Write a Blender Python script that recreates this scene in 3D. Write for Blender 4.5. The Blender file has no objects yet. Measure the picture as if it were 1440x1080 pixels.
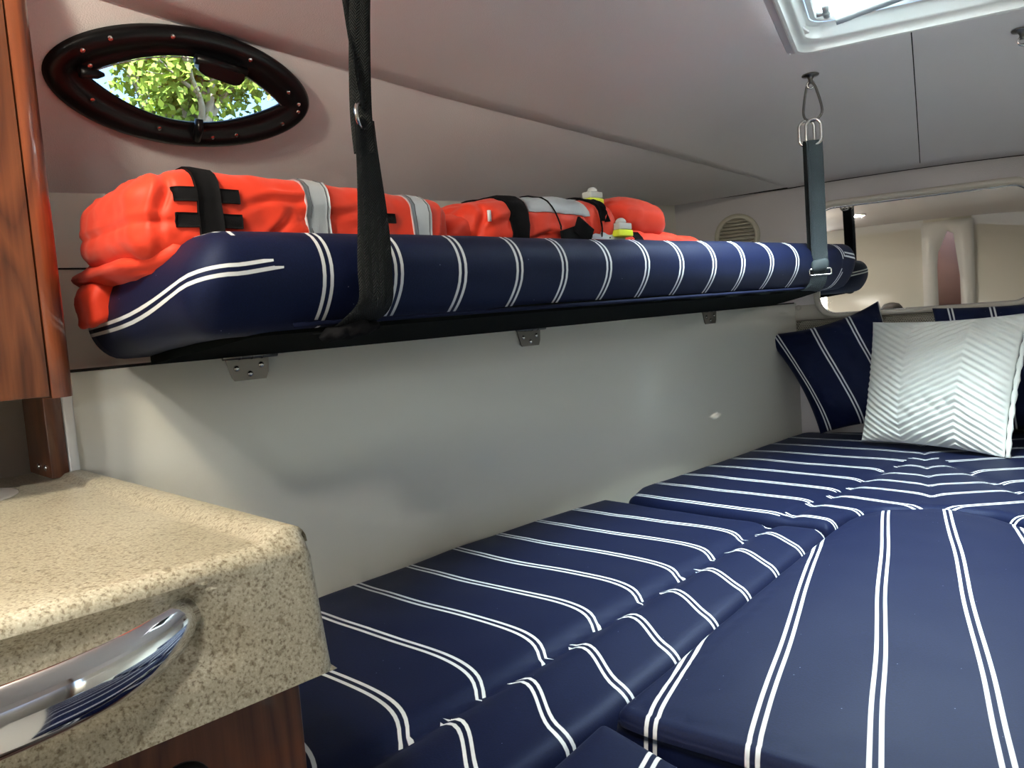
import bpy, bmesh, math, random
import numpy as np
from mathutils import Vector, Matrix, noise
from mathutils.bvhtree import BVHTree
from mathutils.geometry import delaunay_2d_cdt

random.seed(7)
scene = bpy.context.scene
COL = scene.collection
PI = math.pi

# ------------------------------------------------------------------ camera
CAM = Vector((0.0, 0.0, 1.35))
F_PX = 1080.0
_roll = math.atan(.075)
_pitch = math.atan(82.0 * math.cos(_roll) / F_PX)
_H = math.radians(26.8)
fw = Vector((-math.sin(_H) * math.cos(_pitch), math.cos(_H) * math.cos(_pitch), -math.sin(_pitch)))
r0 = Vector((math.cos(_H), math.sin(_H), 0))
u0 = r0.cross(fw)
Rv = r0 * math.cos(_roll) - u0 * math.sin(_roll)
Uv = u0 * math.cos(_roll) + r0 * math.sin(_roll)
cam_data = bpy.data.cameras.new('camera')
cam_data.sensor_fit = 'HORIZONTAL'
cam_data.sensor_width = 36.0
cam_data.lens = F_PX / 1440.0 * 36.0
cam_data.clip_start = 0.02
cam_data.clip_end = 500
cam = bpy.data.objects.new('camera', cam_data)
COL.objects.link(cam)
m = Matrix.Identity(4)
for i in range(3):
    m[i][0], m[i][1], m[i][2], m[i][3] = Rv[i], Uv[i], -fw[i], CAM[i]
cam.matrix_world = m
scene.camera = cam

# ------------------------------------------------------------------ world, sun, daylight, exposure
world = bpy.data.worlds.new('sky')
scene.world = world
world.use_nodes = True
wn = world.node_tree
wn.nodes.clear()
wo = wn.nodes.new('ShaderNodeOutputWorld')
wb = wn.nodes.new('ShaderNodeBackground')
ws = wn.nodes.new('ShaderNodeTexSky')
ws.sky_type = 'NISHITA'
ws.sun_disc = False
ws.sun_elevation = math.radians(48)
ws.sun_rotation = math.radians(140)
wn.links.new(ws.outputs[0], wb.inputs['Color'])
wb.inputs['Strength'].default_value = 0.42
wn.links.new(wb.outputs[0], wo.inputs['Surface'])


def light(name, kind, loc, target, energy, color=(1, 1, 1), size=.5, size_y=None, spread=None, radius=None):
    d = bpy.data.lights.new(name, kind)
    d.energy = energy
    d.color = color
    if kind == 'AREA':
        d.shape = 'RECTANGLE'
        d.size = size
        d.size_y = size_y or size
        if spread:
            d.spread = spread
    if kind == 'POINT' and radius:
        d.shadow_soft_size = radius
    o = bpy.data.objects.new(name, d)
    COL.objects.link(o)
    o.location = loc
    if target is not None:
        o.rotation_euler = (Vector(target) - Vector(loc)).to_track_quat('-Z', 'Y').to_euler()
    return o


sun = light('sun', 'SUN', (4, -4, 12), (-4, 6, 2), 11.0, (1.0, .95, .86))
sun.data.angle = math.radians(.6)
# daylight entering by the open deck hatch, the companionway and the starboard portlight
light('hatch_daylight', 'AREA', (.05, 1.76, 2.20), (.05, 1.76, 0), 195, (.97, .985, .98), .78, .86)
light('companionway_daylight', 'AREA', (-.78, -1.60, 1.58), (-.45, 1.6, 1.3), 10, (1.0, .98, .94), .44, .66)

scene.view_settings.view_transform = 'Standard'
scene.view_settings.look = 'None'
scene.view_settings.gamma = 1
scene.view_settings.use_curve_mapping = False
scene.view_settings.exposure = 0.40

# ------------------------------------------------------------------ frames of reference
TW = math.radians(18.6)                       # the port hull side converges towards the bow
EV = Vector((math.sin(TW), math.cos(TW), 0))  # along the hull side, forward
NV = Vector((math.cos(TW), -math.sin(TW), 0))  # square to it, inboard
ZV = Vector((0, 0, 1))


def W(o, a, z):
    return NV * o + EV * a + ZV * z


def HO(p):
    return (p[0] * NV.x + p[1] * NV.y, p[0] * EV.x + p[1] * EV.y)


# ------------------------------------------------------------------ object helpers
ORI = {}


def props(o, label=None, cat=None, group=None, kind=None):
    if label:
        o['label'] = label
    if cat:
        o['category'] = cat
    if group:
        o['group'] = group
    if kind:
        o['kind'] = kind
    return o


def thing(name, loc, label, cat, group=None, kind=None):
    o = bpy.data.objects.new(name, None)
    o.empty_display_size = .05
    COL.objects.link(o)
    o.location = loc
    ORI[o.name] = Vector(loc)
    return props(o, label, cat, group, kind)


def add(name, V, Fc, mat, parent=None, uv=None, smooth=True, label=None, cat=None, group=None, kind=None,
        bevel=0, sub=0, solid=0, angle=None):
    V = [Vector(v) for v in V]
    if parent is not None:
        org = ORI[parent.name]
    else:
        xs = [v.x for v in V]; ys = [v.y for v in V]; zs = [v.z for v in V]
        org = Vector(((min(xs) + max(xs)) / 2, (min(ys) + max(ys)) / 2, min(zs)))
    me = bpy.data.meshes.new(name)
    me.from_pydata([v - org for v in V], [], Fc)
    me.update()
    bm = bmesh.new(); bm.from_mesh(me)
    bmesh.ops.remove_doubles(bm, verts=bm.verts, dist=1e-6) if uv is None else None
    if uv is None:
        bmesh.ops.recalc_face_normals(bm, faces=bm.faces)
    bm.to_mesh(me); bm.free()
    if uv is not None:
        lay = me.uv_layers.new(name='UVMap')
        if callable(uv):
            for p in me.polygons:
                c = p.center + org
                for li in p.loop_indices:
                    co = me.vertices[me.loops[li].vertex_index].co + org
                    lay.data[li].uv = uv(co, c)
        else:
            for lp in me.loops:
                lay.data[lp.index].uv = uv[lp.vertex_index]
    if smooth:
        for p in me.polygons:
            p.use_smooth = True
    me.materials.append(mat)
    o = bpy.data.objects.new(name, me)
    COL.objects.link(o)
    if smooth and angle is not None:
        with_angle(me, angle)
    if parent is not None:
        o.parent = parent
        ORI[o.name] = org
    else:
        o.location = org
        ORI[o.name] = org
    if solid:
        md = o.modifiers.new('solid', 'SOLIDIFY'); md.thickness = solid; md.offset = 0
    if bevel:
        md = o.modifiers.new('bevel', 'BEVEL'); md.width = bevel; md.segments = 3; md.limit_method = 'ANGLE'
        md.angle_limit = math.radians(40); md.harden_normals = False
    if sub:
        md = o.modifiers.new('sub', 'SUBSURF'); md.levels = sub; md.render_levels = sub
    return props(o, label, cat, group, kind)


def with_angle(me, ang):
    bm = bmesh.new(); bm.from_mesh(me)
    for e in bm.edges:
        if len(e.link_faces) == 2 and e.calc_face_angle(0) > math.radians(ang):
            e.smooth = False
    bm.to_mesh(me); bm.free()


def struct(name, V, Fc, mat, **k):
    return add(name, V, Fc, mat, kind='structure', **k)


class MB:
    def __init__(s):
        s.V = []; s.F = []

    def put(s, V, Fc):
        b = len(s.V)
        s.V += [Vector(v) for v in V]
        s.F += [[i + b for i in f] for f in Fc]
        return s

    def box(s, c, ax, ay, az):      # centre and three half-axis vectors
        c = Vector(c); V = []
        for k in (-1, 1):
            for j in (-1, 1):
                for i in (-1, 1):
                    V.append(c + ax * i + ay * j + az * k)
        return s.put(V, [(0, 2, 3, 1), (4, 5, 7, 6), (0, 1, 5, 4), (2, 6, 7, 3), (0, 4, 6, 2), (1, 3, 7, 5)])

    def tube(s, pts, r, n=12, closed=False, cap=True, up=None, flat=1.0):
        pts = [Vector(p) for p in pts]; N = len(pts); V = []; prev = None
        for i, p in enumerate(pts):
            if closed:
                t = pts[(i + 1) % N] - pts[i - 1]
            else:
                t = pts[min(i + 1, N - 1)] - pts[max(i - 1, 0)]
            t.normalize()
            if prev is None:
                u = (up or ZV) - t * t.dot(up or ZV)
                if u.length < 1e-3:
                    u = Vector((1, 0, 0)) - t * t.x
            else:
                u = prev - t * t.dot(prev)
            u.normalize(); prev = u
            w = t.cross(u)
            rr = r[i] if isinstance(r, (list, tuple)) else r
            for k in range(n):
                an = 2 * PI * k / n
                V.append(p + u * math.cos(an) * rr + w * math.sin(an) * rr * flat)
        Fc = []
        for i in range(N if closed else N - 1):
            a, b = i * n, ((i + 1) % N) * n
            for k in range(n):
                Fc.append((a + k, a + (k + 1) % n, b + (k + 1) % n, b + k))
        if cap and not closed:
            Fc.append(list(range(n))[::-1]); Fc.append([(N - 1) * n + k for k in range(n)])
        return s.put(V, Fc)

    def disc(s, c, nrm, prof, n=24):    # lathe of (radius, height) profile about nrm through c
        c = Vector(c); nrm = Vector(nrm).normalized()
        u = nrm.orthogonal().normalized(); w = nrm.cross(u)
        V = []
        for (r, h) in prof:
            for k in range(n):
                an = 2 * PI * k / n
                V.append(c + nrm * h + (u * math.cos(an) + w * math.sin(an)) * r)
        Fc = []
        for i in range(len(prof) - 1):
            for k in range(n):
                Fc.append((i * n + k, i * n + (k + 1) % n, (i + 1) * n + (k + 1) % n, (i + 1) * n + k))
        Fc.append(list(range(n))[::-1]); Fc.append([(len(prof) - 1) * n + k for k in range(n)])
        return s.put(V, Fc)

    def obj(s, name, mat, parent=None, **k):
        return add(name, s.V, s.F, mat, parent, **k)


def child_copy(src, loc, rot=None, parent=None):
    c = src.copy(); COL.objects.link(c)
    c.location = loc
    if rot is not None:
        c.rotation_euler = rot
    c.parent = parent if parent is not None else src.parent
    return c


def grid(P):         # P[i][j] -> verts, quads
    n, k = len(P), len(P[0])
    V = [p for row in P for p in row]
    return V, [(i * k + j, i * k + j + 1, (i + 1) * k + j + 1, (i + 1) * k + j) for i in range(n - 1) for j in range(k - 1)]


def sst(x, a, b):
    t = min(1, max(0, (x - a) / (b - a))); return t * t * (3 - 2 * t)


# ------------------------------------------------------------------ materials
def mat(name, col=(.8, .8, .8), rough=.5, metal=0., spec=.5, coat=0., sheen=0., trans=0., ior=1.45, coat_rough=.05):
    mt = bpy.data.materials.new(name); mt.use_nodes = True
    b = mt.node_tree.nodes['Principled BSDF']
    b.inputs['Base Color'].default_value = (*col, 1)
    b.inputs['Roughness'].default_value = rough
    b.inputs['Metallic'].default_value = metal
    b.inputs['Specular IOR Level'].default_value = spec
    b.inputs['Coat Weight'].default_value = coat
    b.inputs['Coat Roughness'].default_value = coat_rough
    b.inputs['Sheen Weight'].default_value = sheen
    b.inputs['Transmission Weight'].default_value = trans
    b.inputs['IOR'].default_value = ior
    return mt


class NT:
    def __init__(s, mt):
        s.t = mt.node_tree; s.b = s.t.nodes['Principled BSDF']

    def n(s, typ, **k):
        x = s.t.nodes.new(typ)
        for a, v in k.items():
            if a.startswith('i_'):
                key = a[2:].replace('_', ' ')
                x.inputs[key].default_value = v
            else:
                setattr(x, a, v)
        return x

    def l(s, a, b):
        s.t.links.new(a, b)

    def math(s, op, a, b=None, c=None):
        x = s.n('ShaderNodeMath', operation=op)
        for i, v in enumerate((a, b, c)):
            if v is None:
                continue
            if isinstance(v, (int, float)):
                x.inputs[i].default_value = v
            else:
                s.l(v, x.inputs[i])
        return x.outputs[0]

    def ramp(s, fac, stops, interp='LINEAR'):
        x = s.n('ShaderNodeValToRGB'); x.color_ramp.interpolation = interp
        cr = x.color_ramp
        while len(cr.elements) < len(stops):
            cr.elements.new(.5)
        for e, (p, c) in zip(cr.elements, stops):
            e.position = p; e.color = (*c, 1)
        s.l(fac, x.inputs[0])
        return x.outputs[0]

    def bump(s, h, strength=.3, dist=.001):
        x = s.n('ShaderNodeBump'); x.inputs['Strength'].default_value = strength; x.inputs['Distance'].default_value = dist
        s.l(h, x.inputs['Height']); s.l(x.outputs[0], s.b.inputs['Normal'])
        return x


def fabric_mat(name, navy, white, period_line=(.0475, .0218)):
    mt = mat(name, navy, .6, spec=.36, sheen=.04)
    t = NT(mt)
    t.b.inputs['Specular Tint'].default_value = (.55, .66, 1, 1)
    t.b.inputs['Sheen Roughness'].default_value = .4
    t.b.inputs['Sheen Tint'].default_value = (.6, .7, 1, 1)
    uv = t.n('ShaderNodeUVMap'); uv.uv_map = 'UVMap'
    sep = t.n('ShaderNodeSeparateXYZ'); t.l(uv.outputs[0], sep.inputs[0])
    fr = t.math('FRACT', t.math('ADD', sep.outputs[0], .5))
    d = t.math('ABSOLUTE', t.math('SUBTRACT', fr, .5))
    d2 = t.math('ABSOLUTE', t.math('SUBTRACT', d, period_line[0]))
    mr = t.n('ShaderNodeMapRange'); mr.inputs['From Min'].default_value = period_line[1] + .003
    mr.inputs['From Max'].default_value = period_line[1] - .003
    t.l(d2, mr.inputs['Value'])
    tc = t.n('ShaderNodeTexCoord')
    nz = t.n('ShaderNodeTexNoise', i_Scale=420.0, i_Detail=2.0); t.l(tc.outputs['Object'], nz.inputs['Vector'])
    nav = t.ramp(nz.outputs[0], [(.3, tuple(c * .8 for c in navy)), (.72, tuple(c * 1.35 for c in navy))])
    lint = t.n('ShaderNodeTexVoronoi', i_Scale=38.0); t.l(tc.outputs['Object'], lint.inputs['Vector'])
    lm = t.math('LESS_THAN', lint.outputs['Distance'], .03)
    mxl = t.n('ShaderNodeMix', data_type='RGBA'); t.l(lm, mxl.inputs[0]); t.l(nav, mxl.inputs[6]); mxl.inputs[7].default_value = (.2, .22, .3, 1)
    mx = t.n('ShaderNodeMix', data_type='RGBA')
    t.l(mr.outputs[0], mx.inputs[0]); t.l(mxl.outputs[2], mx.inputs[6]); mx.inputs[7].default_value = (*white, 1)
    t.l(mx.outputs[2], t.b.inputs['Base Color'])
    t.bump(nz.outputs[0], .25, .0006)
    return mt


M = {}
M['stripe'] = fabric_mat('navy_striped_canvas', (.0020, .0044, .026), (.74, .77, .79))
M['navy_plain'] = mat('navy_canvas', (.004, .007, .028), .8, spec=.2)


def textured(name, col, rough, scale, dist, strength=.4, kind='VORONOI', var=.06, **k):
    mt = mat(name, col, rough, **k); t = NT(mt)
    tc = t.n('ShaderNodeTexCoord')
    if kind == 'VORONOI':
        x = t.n('ShaderNodeTexVoronoi', i_Scale=scale)
        out = x.outputs['Distance']
    else:
        x = t.n('ShaderNodeTexNoise', i_Scale=scale, i_Detail=3.0)
        out = x.outputs[0]
    t.l(tc.outputs['Object'], x.inputs['Vector'])
    big = t.n('ShaderNodeTexNoise', i_Scale=2.5, i_Detail=2.0); t.l(tc.outputs['Object'], big.inputs['Vector'])
    c = t.ramp(big.outputs[0], [(.3, tuple(v * (1 - var) for v in col)), (.7, tuple(min(1, v * (1 + var)) for v in col))])
    t.l(c, t.b.inputs['Base Color'])
    t.bump(out, strength, dist)
    return mt


M['liner'] = textured('ribbed_headliner_vinyl', (.78, .745, .755), .55, 420, .0008, .5, var=.02, spec=.35)
M['gelcoat'] = mat('off_white_gelcoat', (.80, .785, .70), .3, spec=.5, coat=.8, coat_rough=.12)
t = NT(M['gelcoat']); tc = t.n('ShaderNodeTexCoord')
nz = t.n('ShaderNodeTexNoise', i_Scale=3.0, i_Detail=1.0); t.l(tc.outputs['Object'], nz.inputs['Vector'])
t.bump(nz.outputs[0], .25, .006)
M['beige'] = textured('beige_moulding', (.56, .52, .46), .4, 60, .0004, .2, 'NOISE', var=.02)
M['white_plastic'] = mat('white_plastic', (.82, .83, .82), .3)
M['black_plastic'] = mat('black_plastic', (.005, .005, .006), .28, spec=.3)
M['rubber'] = mat('black_rubber', (.02, .022, .02), .6)
M['steel'] = mat('stainless_steel', (.62, .61, .59), .22, metal=1)
M['dark_steel'] = mat('tarnished_steel', (.17, .16, .15), .3, metal=1)
M['chrome'] = mat('chrome', (.78, .80, .84), .07, metal=1)
M['mirror'] = mat('mirror_silver', (.80, .79, .76), .015, metal=1)
M['dark_gap'] = mat('dark_gap', (.02, .018, .015), .9)
M['vent_beige'] = mat('vent_beige', (.50, .47, .38), .5)
M['soft_white'] = mat('dome_plastic', (.85, .82, .74), .3)

# wood
def wood(name, c1, c2, c3, coat=.6):
    mt = mat(name, c2, .3, coat=coat, coat_rough=.06); t = NT(mt)
    tc = t.n('ShaderNodeTexCoord'); mp = t.n('ShaderNodeMapping'); mp.inputs['Scale'].default_value = (7, 7, 1.1)
    t.l(tc.outputs['Object'], mp.inputs[0])
    n1 = t.n('ShaderNodeTexNoise', i_Scale=1.3, i_Detail=2.0, i_Distortion=.5); t.l(mp.outputs[0], n1.inputs['Vector'])
    rings = t.math('FRACT', t.math('MULTIPLY', n1.outputs[0], 9.0))
    tri = t.math('ABSOLUTE', t.math('SUBTRACT', t.math('MULTIPLY', rings, 2.0), 1.0))
    mp2 = t.n('ShaderNodeMapping'); mp2.inputs['Scale'].default_value = (220, 220, 5); t.l(tc.outputs['Object'], mp2.inputs[0])
    n2 = t.n('ShaderNodeTexNoise', i_Scale=1.0, i_Detail=3.0); t.l(mp2.outputs[0], n2.inputs['Vector'])
    f = t.math('ADD', t.math('MULTIPLY', tri, .45), t.math('MULTIPLY', n2.outputs[0], .55))
    t.l(t.ramp(f, [(.2, c1), (.5, c2), (.85, c3)]), t.b.inputs['Base Color'])
    return mt


M['cherry'] = wood('varnished_cherry', (.060, .018, .008), (.115, .036, .014), (.17, .056, .022))
M['cherry_trim'] = wood('varnished_cherry_trim', (.08, .02, .009), (.15, .04, .014), (.22, .06, .02), .9)

# speckled solid surface
mt = mat('speckled_solid_surface', (.5, .43, .32), .33, coat=.12, coat_rough=.12); t = NT(mt)
tc = t.n('ShaderNodeTexCoord')
n1 = t.n('ShaderNodeTexNoise', i_Scale=330.0, i_Detail=2.0, i_Roughness=.6); t.l(tc.outputs['Object'], n1.inputs['Vector'])
n2 = t.n('ShaderNodeTexNoise', i_Scale=150.0, i_Detail=2.0); t.l(tc.outputs['Object'], n2.inputs['Vector'])
c1 = t.ramp(n1.outputs[0], [(.33, (.26, .215, .15)), (.45, (.47, .43, .315)), (.60, (.53, .49, .37)), (.70, (.64, .61, .49))])
c2 = t.ramp(n2.outputs[0], [(.33, (.55, .50, .44)), (.43, (1, 1, 1))])
mx = t.n('ShaderNodeMix', data_type='RGBA', blend_type='MULTIPLY'); mx.inputs[0].default_value = .8
t.l(c1, mx.inputs[6]); t.l(c2, mx.inputs[7]); t.l(mx.outputs[2], t.b.inputs['Base Color'])
M['counter'] = mt

M['orange'] = mat('orange_nylon', (.72, .045, .016), .55, spec=.35, sheen=.1); t = NT(M['orange'])
tc = t.n('ShaderNodeTexCoord')
n1 = t.n('ShaderNodeTexNoise', i_Scale=11.0, i_Detail=3.0, i_Distortion=1.2); n1.noise_type = 'RIDGED_MULTIFRACTAL'
t.l(tc.outputs['Object'], n1.inputs['Vector'])
t.bump(n1.outputs[0], .22, .004)
M['tape'] = textured('silver_reflective_tape', (.55, .60, .64), .35, 500, .0003, .3, var=.1, metal=.25)
M['tape_line'] = mat('tape_seam_grey', (.12, .13, .15), .6)
M['light_clear'] = mat('clear_lamp_plastic', (.82, .85, .82), .12, trans=.35)
M['light_yellow'] = mat('yellow_plastic', (.75, .85, .05), .35)
M['velcro'] = textured('black_hook_tape', (.006, .006, .007), .9, 900, .0006, .5, spec=.12)
M['hatch_lid'] = mat('clear_acrylic', (.95, .98, 1), .03, trans=1.0, ior=1.45)
M['glass'] = mat('window_glass', (.93, .97, .97), .0, trans=1.0, ior=1.45)
for k_ in ('hatch_lid', 'glass'):       # thin pane: let daylight straight through, keep the reflection
    mt = M[k_]; nt_ = mt.node_tree; b_ = nt_.nodes['Principled BSDF']; out_ = nt_.nodes['Material Output']
    nt_.nodes.remove(b_)
    tr = nt_.nodes.new('ShaderNodeBsdfTransparent'); gl = nt_.nodes.new('ShaderNodeBsdfGlossy'); gl.inputs['Roughness'].default_value = .02
    fr_ = nt_.nodes.new('ShaderNodeFresnel'); mx_ = nt_.nodes.new('ShaderNodeMixShader')
    tr.inputs[0].default_value = (.9, .97, .98, 1)
    nt_.links.new(fr_.outputs[0], mx_.inputs[0]); nt_.links.new(tr.outputs[0], mx_.inputs[1]); nt_.links.new(gl.outputs[0], mx_.inputs[2])
    nt_.links.new(mx_.outputs[0], out_.inputs[0])


def webbing(name, col):
    mt = mat(name, col, .7, spec=.25); t = NT(mt)
    uv = t.n('ShaderNodeUVMap'); uv.uv_map = 'UVMap'
    sep = t.n('ShaderNodeSeparateXYZ'); t.l(uv.outputs[0], sep.inputs[0])
    zig = t.math('MULTIPLY', t.math('PINGPONG', sep.outputs[0], .006), 1.2)
    v = t.math('MULTIPLY', t.math('ADD', sep.outputs[1], zig), 2 * PI / .0042)
    s_ = t.math('SINE', v)
    cc = t.ramp(t.math('ADD', t.math('MULTIPLY', s_, .5), .5), [(.25, tuple(c * .6 for c in col)), (.85, tuple(c * 1.7 for c in col))])
    t.l(cc, t.b.inputs['Base Color'])
    t.bump(s_, .7, .0009)
    return mt


M['web_black'] = webbing('black_webbing', (.007, .0085, .009))
M['web_lit'] = webbing('lit_black_webbing', (.045, .058, .065))  # lighter copy of the black webbing, the light on it put into the colour

# ------------------------------------------------------------------ cabin shell
CX = .05             # centre line of the berth
BOWY = 3.17


def wall_o(a):       # the hull side bows outboard a little amidships
    return -1.338 - .038 * math.sin(PI * min(1, max(0, (a - .55) / 1.35)))


def wall_xy(a):
    p = W(wall_o(a), a, 0); return p.x, p.y


# wall_port below: berth level to the ledge and on up to the liner
def zc(y):
    return 1.990 - .187 * (max(0, y - 2.1) / 1.07) ** 1.45


SEAM = [(-1.36, -1.45, 1.94), (-1.30, -.9, 1.93), (-1.18, 0, 1.90), (-1.10, .5, 1.89), (-1.057, .829, 1.89), (-1.031, 1.007, 1.89), (-.977, 1.282, 1.89), (-.923, 1.574, 1.89),
        (-.74, 2.176, 1.87), (-.599, 2.523, 1.845), (-.433, 2.863, 1.805), (-.352, 3.17, 1.798)]


def seam_at(y):
    for (a, b) in zip(SEAM[:-1], SEAM[1:]):
        if a[1] <= y <= b[1] + 1e-9:
            f = (y - a[1]) / (b[1] - a[1])
            return [a[i] + (b[i] - a[i]) * f for i in range(3)]
    return list(SEAM[-1])


def ceil_pt(y, t):    # t -1 port seam .. 1 starboard seam
    s = seam_at(y); half = CX - s[0]
    z0 = max(zc(y), s[2])
    return Vector((CX + t * half, y, z0 - (z0 - s[2]) * abs(t) ** 2.2))


def ceil_z(x, y):
    s = seam_at(y); half = CX - s[0]
    return ceil_pt(y, (x - CX) / half).z


HX0, HX1, HY0, HY1 = -.185, .285, 1.50, 2.055      # hatch opening
ys = sorted(set([-1.4 + i * .1 for i in range(46)] + [HY0, HY1, 3.17]))
ys = [y for y in ys if y <= 3.17]
V = []; Fc = []
NT_ = 40
rows = []
for y in ys:
    s = seam_at(y); half = CX - s[0]
    ts = [-1 + 2 * i / NT_ for i in range(NT_ + 1)]
    th = [(HX0 - CX) / half, (HX1 - CX) / half]
    if -1 < th[0] and HY0 - .3 < y < HY1 + .3:
        for q in th:
            k = min(range(len(ts)), key=lambda i: abs(ts[i] - q)); ts[k] = q
    rows.append([ceil_pt(y, q) for q in ts])
V, Fq = grid(rows)
keep = []
for f in Fq:
    c = sum((V[i] for i in f), Vector()) / 4
    if HX0 < c.x < HX1 and HY0 < c.y < HY1:
        continue
    keep.append(f)
struct('ceiling', V, keep, M['liner'], solid=.006)

# liner: the padded hull side between the ledge wall and the ceiling seam, with a hole for the portlight
PL_N = Vector((.739, -.157, -.655)).normalized()
PL_U = Vector((.233, .972, .03)).normalized()
PL_V = PL_N.cross(PL_U).normalized()
PL_C = Vector((-1.103, .976, 1.807)) + PL_U * .029
def liner_bottom(y):      # top of the recessed hull wall above the ledge
    return Vector((-1.29 + .2085 * (y - .8), y, min(1.795, 1.633 + .067 * (y - .83))))


LY = [-1.4 + i * .04 for i in range(114)] + [3.17]
LY = [y for y in LY if y < 3.17] + [3.17]
rows = []
for y in LY:
    b = liner_bottom(y); s = Vector(seam_at(y))
    row = []
    for k in range(25):
        f = k / 24
        p = b.lerp(s, f)
        row.append(p)
    rows.append(row)
V, Fq = grid(rows)


def lens(u, v, A, B, p=2.0):
    return (abs(u) / A) ** p + (abs(v) / B) ** p


keep = []
for f in Fq:
    c = sum((V[i] for i in f), Vector()) / 4
    d = c - PL_C
    if lens(d.dot(PL_U), d.dot(PL_V), .218, .088, 2.0) < 1:
        continue
    keep.append(f)
struct('wall_port_liner', V, keep, M['liner'])
# mirror image on starboard, seen only in the mirror
V2 = [Vector((2 * CX - v.x, v.y, v.z)) for v in V]
struct('wall_starboard_liner', V2, Fq, M['liner'])

# piping along the ceiling seam
mb = MB()
mb.tube([Vector(seam_at(y)) + Vector((.001, 0, -.001)) for y in LY], .0022, 6)
mb.obj('trim_1', M['liner'], kind='structure')

rows = []
AA = [.352 + i * .045 for i in range(60)]
AA = [a for a in AA if wall_xy(a)[1] < 3.16] + [2.8985]
for a in AA:
    x, y = wall_xy(a)
    zl_ = 1.331 + .010 * (a - .4)
    u_ = liner_bottom(y)
    rows.append([Vector((x, y, z)) for z in (.3, .6, .85, 1.0, 1.15, 1.25, zl_ - .004)] + [Vector((x - .003, y, zl_))] +
                [Vector((u_.x + .002, y, zl_))] + [Vector((u_.x, y, zl_ + (u_.z + .004 - zl_) * q)) for q in (.02, .3, .6, 1)])
V, Fq = grid(rows)
struct('wall_port', V, Fq, M['gelcoat'], angle=40)
mb = MB()
mb.tube([Vector((liner_bottom(y).x + .001, y, 1.504 + .02 * (y - .8))) for y in [.72 + .05 * i for i in range(50)] if y < 3.165], .0016, 6)
mb.obj('trim_9', M['dark_gap'], kind='structure')  # dark line drawn in for the shadow at a step in the wall
V2 = [Vector((2 * CX - v.x, v.y, v.z)) for v in V]
struct('wall_starboard', V2, Fq, M['gelcoat'])
# ledge rail under the bunk: a dark seam where the hull side steps
mb = MB()
pts = [Vector((*wall_xy(a), 1.331 + .01 * (a - .4))) + NV * .001 for a in AA if wall_xy(a)[1] < 3.15]
mb.tube(pts, .0022, 6)
mb.obj('trim_2', M['dark_gap'], kind='structure')

# forward bulkhead, floor, aft bulkhead, sides of the galley alcove
def vbox(mb, x0, x1, y0, y1, z0, z1):
    return mb.box(((x0 + x1) / 2, (y0 + y1) / 2, (z0 + z1) / 2), Vector(((x1 - x0) / 2, 0, 0)), Vector((0, (y1 - y0) / 2, 0)), Vector((0, 0, (z1 - z0) / 2)))


mb = MB(); vbox(mb, -.95, 1.05, 3.17, 3.2, .3, 1.9); mb.obj('wall_bow', M['liner'], kind='structure')
mb = MB(); vbox(mb, -1.9, 1.9, -1.6, 3.3, -.03, 0); mb.obj('floor', M['cherry'], kind='structure')
# padded roll between bulkhead and ceiling
mb = MB()
rows = []
for i in range(9):
    f = i / 8
    yy = 3.166 - .035 * math.sin(f * PI / 2) ** 2
    rows.append([Vector((-.46 + 1.02 * j / 10, yy, 1.752 + .045 * f + .004)) for j in range(11)])
V, Fq = grid(rows)
# moulded lower panel that carries the mirror (stands 18 mm proud, ends above the mesh)
def rr_outline(x0, x1, z0, z1, r, n=10):
    P = []
    for (cx, cz, a0) in ((x1 - r, z1 - r, 0), (x0 + r, z1 - r, PI / 2), (x0 + r, z0 + r, PI), (x1 - r, z0 + r, 1.5 * PI)):
        for k in range(n + 1):
            an = a0 + PI / 2 * k / n
            P.append((cx + r * math.cos(an), cz + r * math.sin(an)))
    return P


def ring_frame(outer, inner, y_prof, mapf=None):
    # y_prof: list of (blend 0 outer..1 inner, y)
    mb = MB(); n = len(outer); V = []
    for (f, y) in y_prof:
        for (a, b) in zip(outer, inner):
            V.append(Vector((a[0] + (b[0] - a[0]) * f, y, a[1] + (b[1] - a[1]) * f)))
    Fc = []
    for i in range(len(y_prof) - 1):
        for k in range(n):
            Fc.append((i * n + k, i * n + (k + 1) % n, (i + 1) * n + (k + 1) % n, (i + 1) * n + k))
    return V, Fc


mb = MB(); vbox(mb, -.385, .485, 3.1585, 3.17, 1.286, 1.345)
mb.obj('trim_3', M['beige'], kind='structure', bevel=.006)

mirror = thing('mirror', (.08, 3.165, 1.30), 'wide mirror', 'mirror')
mirror['label'] = 'wide mirror with a beige rounded surround on the forward wall above the pillows'
GX0, GX1, GZ0, GZ1 = -.258, .425, 1.306, 1.700
out = rr_outline(GX0 - .020, GX1 + .020, GZ0 - .020, GZ1 + .026, .082)
inn = rr_outline(GX0, GX1, GZ0, GZ1, .062)
V, Fq = ring_frame(out, inn, [(0, 3.170), (0, 3.144), (.15, 3.137), (.6, 3.135), (.9, 3.140), (1, 3.156)])
add('mirror_frame', V, Fq, M['beige'], mirror)
P = rr_outline(GX0 - .002, GX1 + .002, GZ0 - .002, GZ1 + .002, .063)
V = [Vector((x, 3.158, z)) for x, z in P]
n_ = len(V); V += [Vector((x, 3.163, z)) for x, z in P]
add('mirror_glass', V, [list(range(n_)), list(range(2 * n_ - 1, n_ - 1, -1))] + [(k, (k + 1) % n_, (k + 1) % n_ + n_, k + n_) for k in range(n_)],
    M['mirror'], mirror, smooth=False)
# bright aluminium bead round the glass
mb = MB(); mb.tube([Vector((x, 3.148, z)) for x, z in rr_outline(GX0, GX1, GZ0, GZ1, .062)], .0022, 6, closed=True)
mb.obj('bead', M['steel'], mirror)

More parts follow.
